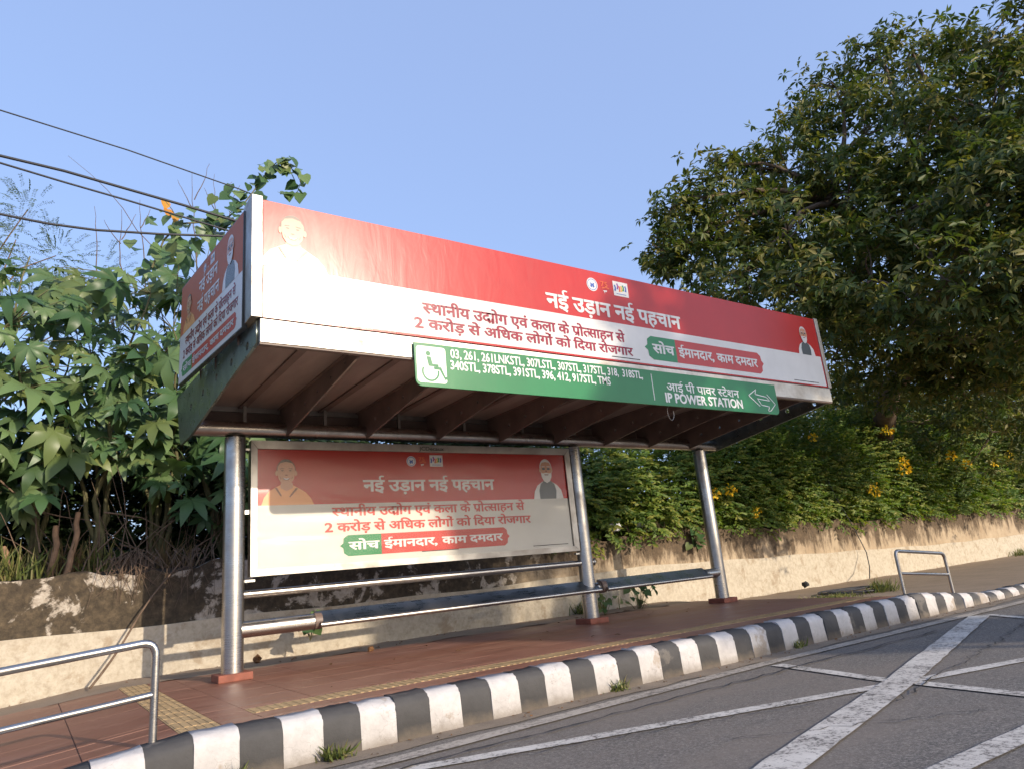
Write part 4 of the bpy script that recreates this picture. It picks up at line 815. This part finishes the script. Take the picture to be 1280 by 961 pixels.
# ------------------------------------------------------------------ broad-leaved shrubs (left)
def palmate(seed):
    r = random.Random(seed); n = r.choice((7, 8, 9)); V = [(0, 0, 0)]; F = []; span = math.radians(290)
    angs = [-span / 2 + span * i / (n - 1) for i in range(n)]; step = span / (n - 1)
    def pt(rad, a, z): V.append((rad * math.cos(a), rad * math.sin(a), z)); return len(V) - 1
    val = [pt(0.2 if i in (0, n) else .27 + r.uniform(-.02, .02), angs[0] - step / 2 + step * i, .018) for i in range(n + 1)]
    for i, a in enumerate(angs):
        l = (.5 + .04 * math.cos(a)) * (1 - .32 * (abs(a) / (span / 2)) ** 2) * r.uniform(.92, 1.06); w = step * .46
        m = pt(l * .55, a, -.02); tip = pt(l, a + r.uniform(-.05, .05), -.17 * (l / .5) ** 2 - r.uniform(0, .06)); 
        s1 = pt(l * .56, a - w, .012 - .03); s2 = pt(l * .56, a + w, .012 - .03); q1 = pt(l * .80, a - w * .46, -.06 - .03); q2 = pt(l * .80, a + w * .46, -.06 - .03); mm = pt(l * .8, a, -.105)
        F += [(0, val[i], s1, m), (0, m, s2, val[i + 1]), (m, s1, q1, mm), (m, mm, q2, s2), (mm, q1, tip), (mm, tip, q2)]
    me = bpy.data.meshes.new('leaf'); me.from_pydata(V, [], F); me.polygons.foreach_set('use_smooth', [True] * len(F)); me.update(); at = me.attributes.new('tint', 'FLOAT', 'POINT'); at.data.foreach_set('value', [0.0] * len(V)); me.materials.append(M['castor']); return me
PALM = [palmate(k) for k in range(7)]
def ytop(x): return float(np.interp(x, [-120, -40, 0, 45, 90, 150, 185, 215, 260, 300, 330], [300, 305, 318, 322, 330, 345, 332, 300, 290, 275, 300]))
def ybot(x): return float(np.interp(x, [-120, 0, 35, 80, 130, 175, 215, 260, 330], [640, 615, 660, 590, 565, 600, 640, 665, 640]))
plants = []
_pl = ['broad-leaved shrub at the outer end of the left thicket', 'broad-leaved shrub above the green grass tuft', 'broad-leaved shrub rising over the two cut stakes', 'broad-leaved shrub over the dangling dry roots', 'broad-leaved shrub beside the end plate of the shelter', 'broad-leaved shrub reaching the top of the side banner', 'broad-leaved shrub behind the shelter roof corner']
for i, x in enumerate((-5.0, -3.9, -2.9, -2.0, -1.2, -.3, .6)):
    e = empty('broad_leaved_shrub', (x, 3.3 + .5 * (i % 2), 1.5)); tag(e, _pl[i], 'shrub', 'broad-leaved shrubs behind the wall'); mb = MB(); stems = []
    for k in range(5):
        tx = x + random.uniform(-.8, .8); tyy = 3.3 + random.uniform(-.7, 1.4); tz = random.uniform(4.6, 6.6)
        stems.append(limb(mb, e.location, (tx, tyy, tz), .04, .012, 7, 10, .06))
    plants.append((e, stems, mb))
placed = []; tries = 0; ends = {}
while len(placed) < 520 and tries < 9000:
    tries += 1; px = random.uniform(-110, 325); py = random.uniform(ytop(px), ybot(px)); Y = random.choice((2.5, 2.9, 3.4, 4.0, 4.7)) + random.uniform(-.25, .25)
    if any(abs(px - a) < 12 and abs(py - b) < 8 and abs(Y - c) < .8 for a, b, c in placed): continue
    q = Vector(onY(px, py, Y))
    if q.z < 1.75: continue
    fr_ = (py - ytop(px)) / max(1, ybot(px) - ytop(px))
    if fr_ < .30 and random.random() < .45: continue
    placed.append((px, py, Y)); e, stems, mb = min(plants, key=lambda s: abs(s[0].location.x - q.x) + random.uniform(0, .5))
    allp = [p_ for s in stems for p_ in s if p_.z < q.z + .1]; s0 = min(allp, key=lambda p_: (p_ - q).length)
    o = bpy.data.objects.new('leaf', random.choice(PALM)); COL.objects.link(o); o.parent = e; o.location = q - Vector(e.location)
    s = random.choice((.36, .5, .62, .75, .9)) * random.uniform(.85, 1.15); o.scale = (s, s, s * random.uniform(.8, 1.5))
    n = Vector((random.gauss(.1, .5), random.gauss(-.7, .5), random.gauss(.8, .35))).normalized(); out = Vector((q.x - s0.x + random.gauss(0, .4), q.y - s0.y - .6, -.75)); out = (out - n * out.dot(n)).normalized(); sd = n.cross(out)
    o.rotation_euler = Matrix(((out.x, sd.x, n.x), (out.y, sd.y, n.y), (out.z, sd.z, n.z))).to_euler()
    mb.tube([s0, s0.lerp(q, .5) + Vector((0, 0, .06)), q], [.009, .007, .005], 4, 0, False)
for e, stems, mb in plants: mb.build('stems', 'stem', e)
# feathery acacia behind at the far left
fe = empty('feathery_tree', (-4.2, 6.5, 2.0)); tag(fe, 'pale feathery fine-leaved tree poking up behind the broad-leaved shrubs', 'tree'); mb = MB(); CP = []; DP = []
for (px, py, r) in ((35, 262, 26), (20, 300, 34), (70, 320, 40), (120, 345, 36), (-30, 290, 50), (105, 400, 40), (40, 380, 55), (-60, 350, 60), (165, 385, 28)):
    c = Vector(onY(px, py, 6.5)); R = r * (c - Vector(CAM)).length / FPX; P_ = limb(mb, fe.location, c, .04, .01, 6, 8)
    n = int(42 * (r / 35) ** 2); d = rand_dirs(n); CP.append(np.array(c) + d * R * RNG.uniform(.2, 1, (n, 1))); DP.append(d + np.array([0, 0, .5]))
mb.build('trunk', 'twig', fe); P, A_, N_, L_, t_ = fronds(np.concatenate(CP), np.concatenate(DP), 26, .42); o = link('crown', leaves_mesh(P, A_, N_, L_ * .30, L_ * .09, t_, 'crown', FT, FF), None, 'feather'); rel(o, fe); o['kind'] = 'stuff'
# climbing vine over the shelter's roof corner
HEART = np.array([(0, 0, 0), (-.08, .28, .03), (.18, .48, .06), (.55, .38, .05), (1, 0, -.12), (.55, -.38, .05), (.18, -.48, .06), (-.08, -.28, .03), (.5, 0, -.02)]); HF = np.array([(0, 8, 1), (1, 8, 2), (2, 8, 3), (3, 8, 4), (4, 8, 5), (5, 8, 6), (6, 8, 7), (7, 8, 0)])
vine = empty('climbing_vine', onY(250, 300, 1.0)); tag(vine, 'leafy climbing vine arching over the roof corner of the shelter', 'vine')
path = [(190, 335), (205, 300), (225, 280), (255, 278), (285, 272), (305, 255), (318, 238), (332, 218), (345, 204), (358, 206), (370, 216), (376, 228), (372, 240), (362, 246)]
VP_ = [Vector(onY(x, y, 1.0)) for x, y in path]; MB().tube(VP_, [.016 - .0009 * k for k in range(len(path))], 6).build('stem', 'stem', vine)
br2 = [(225, 280), (215, 262), (205, 250)]; MB().tube([Vector(onY(x, y, 1.0)) for x, y in br2], .006, 5).build('stem', 'stem', vine)
def leaf_obj(parent, me, q, axis, nr, s):
    o = bpy.data.objects.new('leaf', me); COL.objects.link(o); o.parent = parent; o.location = Vector(q) - Vector(parent.location); a = Vector(axis).normalized(); n = Vector(nr); n = (n - a * n.dot(a)).normalized(); b = n.cross(a)
    o.rotation_euler = Matrix(((a.x, b.x, n.x), (a.y, b.y, n.y), (a.z, b.z, n.z))).to_euler(); o.scale = (s, s, s); return o
def heart_mesh(mat): me = leaves_mesh(np.zeros((1, 3)), np.array([[1., 0, 0]]), np.array([[0, 0, 1.]]), np.ones(1), np.ones(1), np.zeros(1), 'leaf', HEART, HF); me.materials.append(M[mat]); return me
HG, HY = heart_mesh('castor'), heart_mesh('yellowleaf')
for i in range(len(VP_) - 1):
    m_ = (14 if i < 6 else 9) if i < 10 else 3
    for k in range(m_):
        q = VP_[i].lerp(VP_[i + 1], random.random()) + Vector((random.gauss(0, .12), random.gauss(0, .12), random.gauss(0, .09))) * (1.5 if i < 6 else .6); leaf_obj(vine, HG, q, (random.gauss(0, .6), random.gauss(-.3, .4), -.7), (random.gauss(0, .4), -.8, .7 + random.gauss(0, .3)), random.uniform(.13, .24))
for (px, py) in ((207, 252), (210, 262), (219, 268)): leaf_obj(vine, HY, onY(px, py, 1.0), (random.gauss(0, .2), -.2, -1), (.3, -1, .1), .15)
# bare twigs against the sky
tw = empty('bare_twigs', (0.2, 4.5, 2.0)); tag(tw, 'thin leafless twigs against the sky beside the roof corner', 'twigs'); mb = MB()
for (x0, y0, x1, y1) in ((245, 300, 240, 215), (243, 250, 262, 205), (242, 262, 222, 225), (270, 300, 268, 218), (268, 255, 290, 228), (268, 262, 255, 235), (150, 330, 152, 262), (152, 300, 170, 268), (151, 305, 130, 275), (180, 320, 175, 250), (120, 335, 118, 258), (176, 285, 188, 262), (205, 330, 85, 195), (285, 280, 300, 232)):
    limb(mb, onY(x0, y0, 4.5), onY(x1, y1, 4.5), .010, .003, 4, 6, .05)
for (x0, y0) in ((245, 300), (270, 300), (150, 330), (180, 320), (120, 335), (205, 330)): limb(mb, (0.2, 4.5, 2.0), onY(x0, y0, 4.5), .014, .010, 5, 6, .04)
mb.build('branches', 'twig', tw)

# ------------------------------------------------------------------ overhead cables
def cable(label, pts, r, Y):
    P = [Vector(onY(x, y, Y)) for x, y in pts]; a = P[0] - (P[1] - P[0]).normalized() * 14 + Vector((0, 0, .5)); P = [a] + P
    o = MB().tube(P, r, 8).build('overhead_cable', 'cable'); tag(o, label, 'cable', 'overhead cables left of the shelter')
cable('thin overhead cable, topmost of the cables left of the shelter', [(0, 138), (80, 163), (160, 188), (240, 216), (300, 237), (345, 256)], .010, 1.0)
cable('thick overhead cable, upper of the close pair running to the side banner', [(0, 195), (80, 214), (160, 237), (230, 257), (296, 277)], .018, .2)
cable('overhead cable, lower of the close pair running to the side banner', [(0, 204), (80, 228), (160, 251), (230, 272), (290, 290)], .013, .2)
cable('lowest overhead cable, crossing the broad leaves to the side banner', [(0, 268), (60, 280), (120, 288), (200, 293), (290, 296)], .016, .2)

# ------------------------------------------------------------------ small things
def blades(name, label, cat, base, n, h, spread, mat, group=None, lean=.5, stuff=True):
    e = empty(name, base); tag(e, label, cat, group); b = np.array(base) + np.c_[RNG.normal(0, spread, n), RNG.normal(0, spread * .6, n), np.zeros(n)]
    ax = np.c_[RNG.normal(0, lean, n), RNG.normal(-.1, lean, n), np.ones(n)]; L = h * RNG.uniform(.5, 1.15, n); T = np.array([(0, .5, 0), (0, -.5, 0), (.5, .4, .0), (.5, -.4, .0), (.85, 0.0, -.12), ]); F = np.array([(0, 1, 3), (0, 3, 2), (2, 3, 4)])
    o = link('blades', leaves_mesh(b, ax, RNG.normal(0, 1, (n, 3)), L, np.full(n, .016 + h * .012), RNG.uniform(0, 1, n), 'blades', T, F), None, mat); rel(o, e); o['kind'] = 'stuff'; return e
def wallpt(px, py, Y=2.35): return tuple(onY(px, py, Y))
q = wallpt(22, 712, 2.5); blades('grass_tuft', 'fresh green grass tuft growing on top of the wall', 'grass', (q[0], q[1], 1.40), 90, .55, .22, 'grass', 'grass tufts on the wall', .38)
q = wallpt(-40, 712, 2.5); blades('grass_tuft', 'green grass tuft on the wall outside the left end', 'grass', (q[0], q[1], 1.42), 90, .7, .3, 'grass', 'grass tufts on the wall', .4)
for px, lab in ((120, 'dark drooping grass clump under the broad leaves'), (215, 'yellowed hanging grass clump beside the leftmost post'), (85, 'dry grass clump between the cut stakes')):
    q = wallpt(px, 690, 2.9); blades('dry_grass_clump', lab, 'grass', (q[0], q[1], 1.45), 70, .62, .14, 'drygrass' if px != 120 else 'grass', 'grass clumps behind the wall', .45)
def root_mass(name, label, cx, w, n, drop, mat='twig', cat='roots'):
    mb = MB()
    for k in range(n):
        x = cx + random.gauss(0, w); p0 = Vector((x, 2.25 + random.uniform(-.05, .12), 1.50 + random.uniform(0, .16))); l = random.uniform(.3, 1) * drop
        P = [p0, p0 + Vector((random.gauss(0, .06), -.16, .06)), p0 + Vector((random.gauss(0, .10), -.22 - random.uniform(0, .05), -.3 * l)), p0 + Vector((random.gauss(0, .16), -.20 - random.uniform(0, .05), -l))]
        mb.tube(P, [.007, .006, .004, .002], 4, 0, False)
    o = mb.build(name, mat); tag(o, label, cat, None, 'stuff'); return o
root_mass('dry_roots', 'tangle of reddish dry roots dangling over the wall top', onY(160, 715, 2.2)[0], .16, 46, .62)
root_mass('dry_roots', 'fine dry creeper strands hanging down the shaded wall near the leftmost post', onY(225, 715, 2.2)[0], .38, 34, .75)
root_mass('dry_roots', 'brown creeper strands trailing over the wall in the gap between posts', onY(830, 650, 2.2)[0], .9, 40, .45)
root_mass('dry_roots', 'dry brown brush trailing from the far stretch of the wall', onY(1225, 640, 2.2)[0], 1.6, 60, .5)
for (p0, p1, r, lab) in (((62, 712), (70, 657), .05, 'slim leaning cut stake on the wall top nearer the grass tuft'), ((82, 712), (98, 640), .045, 'taller cut stake leaning beside the dry grass clump'), ((8, 726), (4, 684), .05, 'short stout cut stake beside the green grass')):
    a, b = Vector(onY(*p0, 2.6)), Vector(onY(*p1, 2.7)); a.z = 1.38; mb = MB(); limb(mb, a, b, r, r * .75, 8, 6, .05); mb.tube([b - (b - a).normalized() * .02, b], r * .74, 8); tag(mb.build('cut_stake', 'wood'), lab, 'stake', 'cut stakes behind the wall')
a, b = Vector(onZ(112, 861, 0.0)), Vector(onY(224, 700, 2.05)); a.y = min(a.y, 1.75); mb = MB(); P = [a.lerp(b, t) + Vector((.03 * math.sin(t * 7), 0, .02 * math.sin(t * 5))) for t in np.linspace(0, 1, 12)]; P[0].z = .01; mb.tube(P, [.016 - .006 * k / 11 for k in range(12)], 7)
tag(mb.build('leaning_stick', 'twig'), 'long thin dry stick leaning against the wall beside the leftmost post', 'stick')
mb = MB()
for (x0, y0, x1, y1) in ((240, 690, 290, 655), (255, 700, 285, 650), (300, 640, 265, 690), (0, 600, 60, 645), (120, 690, 170, 640), (230, 640, 175, 690), (150, 680, 205, 702), (130, 640, 215, 665), (40, 640, 120, 652), (50, 690, 45, 620), (345, 790, 365, 760), (420, 740, 440, 700)):
    if y0 < 720 and y1 < 720: limb(mb, onY(x0, y0, 2.75), onY(x1, y1, 2.9), .014, .005, 5, 6, .06)
for k in range(70):
    x = random.uniform(-4.5, 2.0); z0 = 1.45; limb(mb, (x, random.uniform(2.5, 3.2), z0), (x + random.gauss(0, .5), random.uniform(2.5, 3.4), z0 + random.uniform(.4, 1.6)), .010, .003, 4, 5, .08)
tag(mb.build('brushwood', 'twig'), 'tangled dry brushwood behind the wall under the broad leaves', 'brushwood', None, 'stuff')
# hose coil and feeder line at the right of the platform
hc = Vector(onZ(1070, 733, -.08)); hc = Vector((11.0, .2, -.10)) if hc.y > 1.6 else hc; pz = ramp_z(hc.x) + .02
pts = [hc + Vector(((.78 + .13 * math.sin(k * .19)) * math.cos(t) + .10 * math.sin(k * .07), (.50 + .14 * math.cos(k * .23)) * math.sin(t) + .09 * math.sin(k * .11), pz - hc.z + .012 + .022 * abs(math.sin(k * .31)))) for k, t in enumerate(np.linspace(0, 6.28 * 3.2, 110))]
hs = MB().tube(pts, .020, 6).build('coiled_hose', 'cable'); tag(hs, 'black hose lying in loose coils on the footpath beside the short guard rail', 'hose')
w0, w1 = Vector(onY(1035, 600, 2.0)), Vector(onZ(1087, 722, -.1)); mid = [Vector(onY(x, y, Y)) for x, y, Y in ((1045, 622, 1.95), (1062, 650, 1.9), (1074, 672, 1.9), (1083, 690, 1.8), (1087, 708, 1.6))]
tag(MB().tube([w0] + mid + [w1], .014, 6).build('hanging_cable', 'cable'), 'black cable hanging down the wall to the coiled hose', 'cable')
for (px, py, n, h, sp, lab) in ((1040, 742, 260, .12, .42, 'patch of low grass around the coiled hose'), (1103, 733, 130, .36, .20, 'green weed tuft behind the short guard rail'), (1245, 692, 220, .34, .45, 'bushy weed at the foot of the far wall')):
    q = onZ(px, py, -.1); q[2] = ramp_z(q[0]) + .0; q[1] = min(q[1], 1.8); blades('weed_patch', lab, 'weeds', tuple(q), n, h, sp, 'grass', 'weed patches by the footpath', .55)
def seedling(label, px, py, h, n, s, Z=0.0, Y=None):
    q = Vector(onZ(px, py, Z)) if Y is None else Vector(onY(px, py, Y)); e = empty('weed_seedling', q); tag(e, label, 'weed', 'weed seedlings growing along the wall foot and kerb'); mb = MB()
    for k in range(n):
        t = Vector((random.gauss(0, .25) * h, random.gauss(-.1, .2) * h, h * random.uniform(.3, 1))); mb.tube([q, q + t * .6 + Vector((0, 0, .1 * h)), q + t], [.005, .004, .003], 4, 0, False)
        leaf_obj(e, HG, q + t, (random.gauss(0, .8), random.gauss(-.5, .4), -.5), (random.gauss(0, .5), -.6, .8), s * random.uniform(.7, 1.2))
    mb.build('stems', 'stem', e)
seedling('green seedling with hanging leaves under the near bench tube', 388, 800, .40, 9, .17, 0, 1.4)
seedling('leafy seedling growing at the foot of the middle post', 757, 770, .45, 12, .13, 0, 1.0)
seedling('tall dark seedling under the far bench seat', 800, 768, .75, 26, .16, 0, 1.3)
seedling('seedling with green leaves rooted in the wall above the bench', 690, 700, .55, 16, .22, 0, 1.95)
seedling('small seedling rooted in the stained wall near the end post', 872, 690, .5, 16, .18, 0, 1.98)
q = onZ(705, 766, 0.0); blades('weed_patch', 'grassy weed clump at the wall foot under the bench', 'weeds', (q[0], min(1.85, q[1]), .01), 160, .34, .18, 'grass', 'weed patches by the footpath', .5)
for (px, py, lab) in ((420, 948, 'small green weed at the kerb foot below a black stone'), (770, 862, 'dry little weed at the kerb foot below the middle post'), (255, 945, 'thin grass sprig sprouting between kerb stones'), (982, 808, 'dry weed sprig at the kerb foot below a white stone')):
    q = onZ(px, py, ROADZ + .01); q[1] = min(q[1], -3.50); blades('kerb_weed', lab, 'weed', tuple(q), 60, .15, .05, 'grass', 'weeds along the kerb', .7)
# litter
def crumple(name, q, s, mat, label, cat, group):
    bm = bmesh.new(); bmesh.ops.create_icosphere(bm, subdivisions=2, radius=s)
    for v in bm.verts: v.co = Vector((v.co.x * random.uniform(.5, 1.3), v.co.y * random.uniform(.4, 1.0), v.co.z * random.uniform(.3, 1.0)))
    me = bpy.data.meshes.new(name); bm.to_mesh(me); bm.free(); o = link(name, me, None, mat); o.location = q; o.rotation_euler = (random.uniform(-.4, .4), random.uniform(-.4, .4), random.uniform(0, 6)); tag(o, label, cat, group); return o
crumple('litter_scrap', onY(768, 658, 2.2), .14, 'paper', 'torn white plastic scrap caught in the creeper beside the middle post', 'litter', None)
crumple('litter_scrap', onY(800, 656, 2.3), .11, 'paper', 'crumpled pale scrap lying on the dark wall top', 'litter', None)
crumple('litter_scrap', onY(272, 702, 2.3), .07, 'paper', 'small white scrap beside the leftmost post on the wall top', 'litter', None)
for i, (px, py) in enumerate(((312, 808), (322, 815))): crumple('dry_leaf_clump', onZ(px, py + 8, .06), .075, 'dryleaf', ('curled brown dry leaf clump tight against the leftmost post', 'flatter brown dry leaf clump below the near bench tube')[i], 'dry leaf', 'dry leaf clumps behind the leftmost post')
crumple('dry_leaf_clump', onZ(463, 811, .03), .055, 'dryleaf', 'brown dry leaf on the platform under the near bench seat', 'dry leaf', None)
crumple('litter_scrap', Vector((onZ(1007, 732, -.05)[0], onZ(1007, 732, -.05)[1], ramp_z(10) + .06)), .10, 'dark', 'small dark lump of refuse at the platform edge before the grass', 'litter', None)
DL = leaves_mesh(np.zeros((1, 3)), np.array([[1., 0, 0]]), np.array([[0, 0, 1.]]), np.ones(1), np.full(1, .5), np.zeros(1), 'dry_leaf'); DL.materials.append(M['dryleaf'])
for k in range(46):
    if k < 30: x, y = random.uniform(-.2, 9), random.gauss(1.25, .35)
    else: x, y = random.uniform(-1.5, 9), random.uniform(-2.3, 1.0)
    y = min(y, 1.9); o = bpy.data.objects.new('dry_leaf', DL); COL.objects.link(o); o.location = (x, y, ramp_z(x) + .022); o.rotation_euler = (random.uniform(-.3, .3), random.uniform(-.3, .3), random.uniform(0, 6)); s = random.uniform(.05, .10); o.scale = (s, s, s)
    tag(o, 'fallen dry leaf lying on the paving around the bench', 'dry leaf', 'fallen dry leaves on the paving')
# ------------------------------------------------------------------ street tree on the opposite side of the road (its shade falls on the shelter)
st = empty('street_tree', (13.2, -26.5, ROADZ)); tag(st, 'roadside tree across the road shading the far half of the shelter', 'tree'); mb = MB(); limb(mb, (13.2, -26.5, ROADZ), (13.0, -26, 8.0), .28, .16, 10, 8, .03); CP = []
for k in range(46):
    d = rand_dirs(1)[0]; c = np.array([13.2, -26.0, 10.4]) + d * np.array([3.2, 2.4, 4.2]) * random.uniform(.35, 1) ** .5; limb(mb, (13.0, -26, random.uniform(4.5, 8.0)), c, .07, .02, 6, 5)
    n = 50; CP.append(c + rand_dirs(n) * RNG.uniform(.1, 1, (n, 1)) ** .5 * np.array([.85, .85, .8]))
mb.build('trunk', 'bark', st); CP = np.concatenate(CP); P, A_, N_, L_, t_ = whorls(CP, RNG.normal(0, .4, CP.shape) + np.array([0, 0, .8]), 7, .30, .4); o = link('crown', leaves_mesh(P, A_, N_, L_, L_ * .45, t_), None, 'treeleaf'); rel(o, st); o['kind'] = 'stuff'

# sand, leaf crumbs and grit swept against the kerb foot and the wall foot
n = 520; xg = RNG.uniform(-3, 22, n); yg = np.where(RNG.random(n) < .6, -3.53 - np.abs(RNG.normal(0, .09, n)), 1.95 - np.abs(RNG.normal(0, .18, n))); zg = np.array([ROADZ + .018 if y < 0 else ramp_z(x) + .022 for x, y in zip(xg, yg)])
L_ = RNG.uniform(.012, .05, n); o = link('leaf_crumbs', leaves_mesh(np.c_[xg, yg, zg], np.c_[RNG.normal(0, 1, (n, 2)), RNG.normal(0, .15, n)], np.c_[RNG.normal(0, .3, (n, 2)), np.ones(n)], L_, L_ * .6, RNG.uniform(0, 1, n)), None, 'dryleaf'); tag(o, 'dry leaf crumbs and grit swept against the kerb and wall foot', 'leaf litter', None, 'stuff')
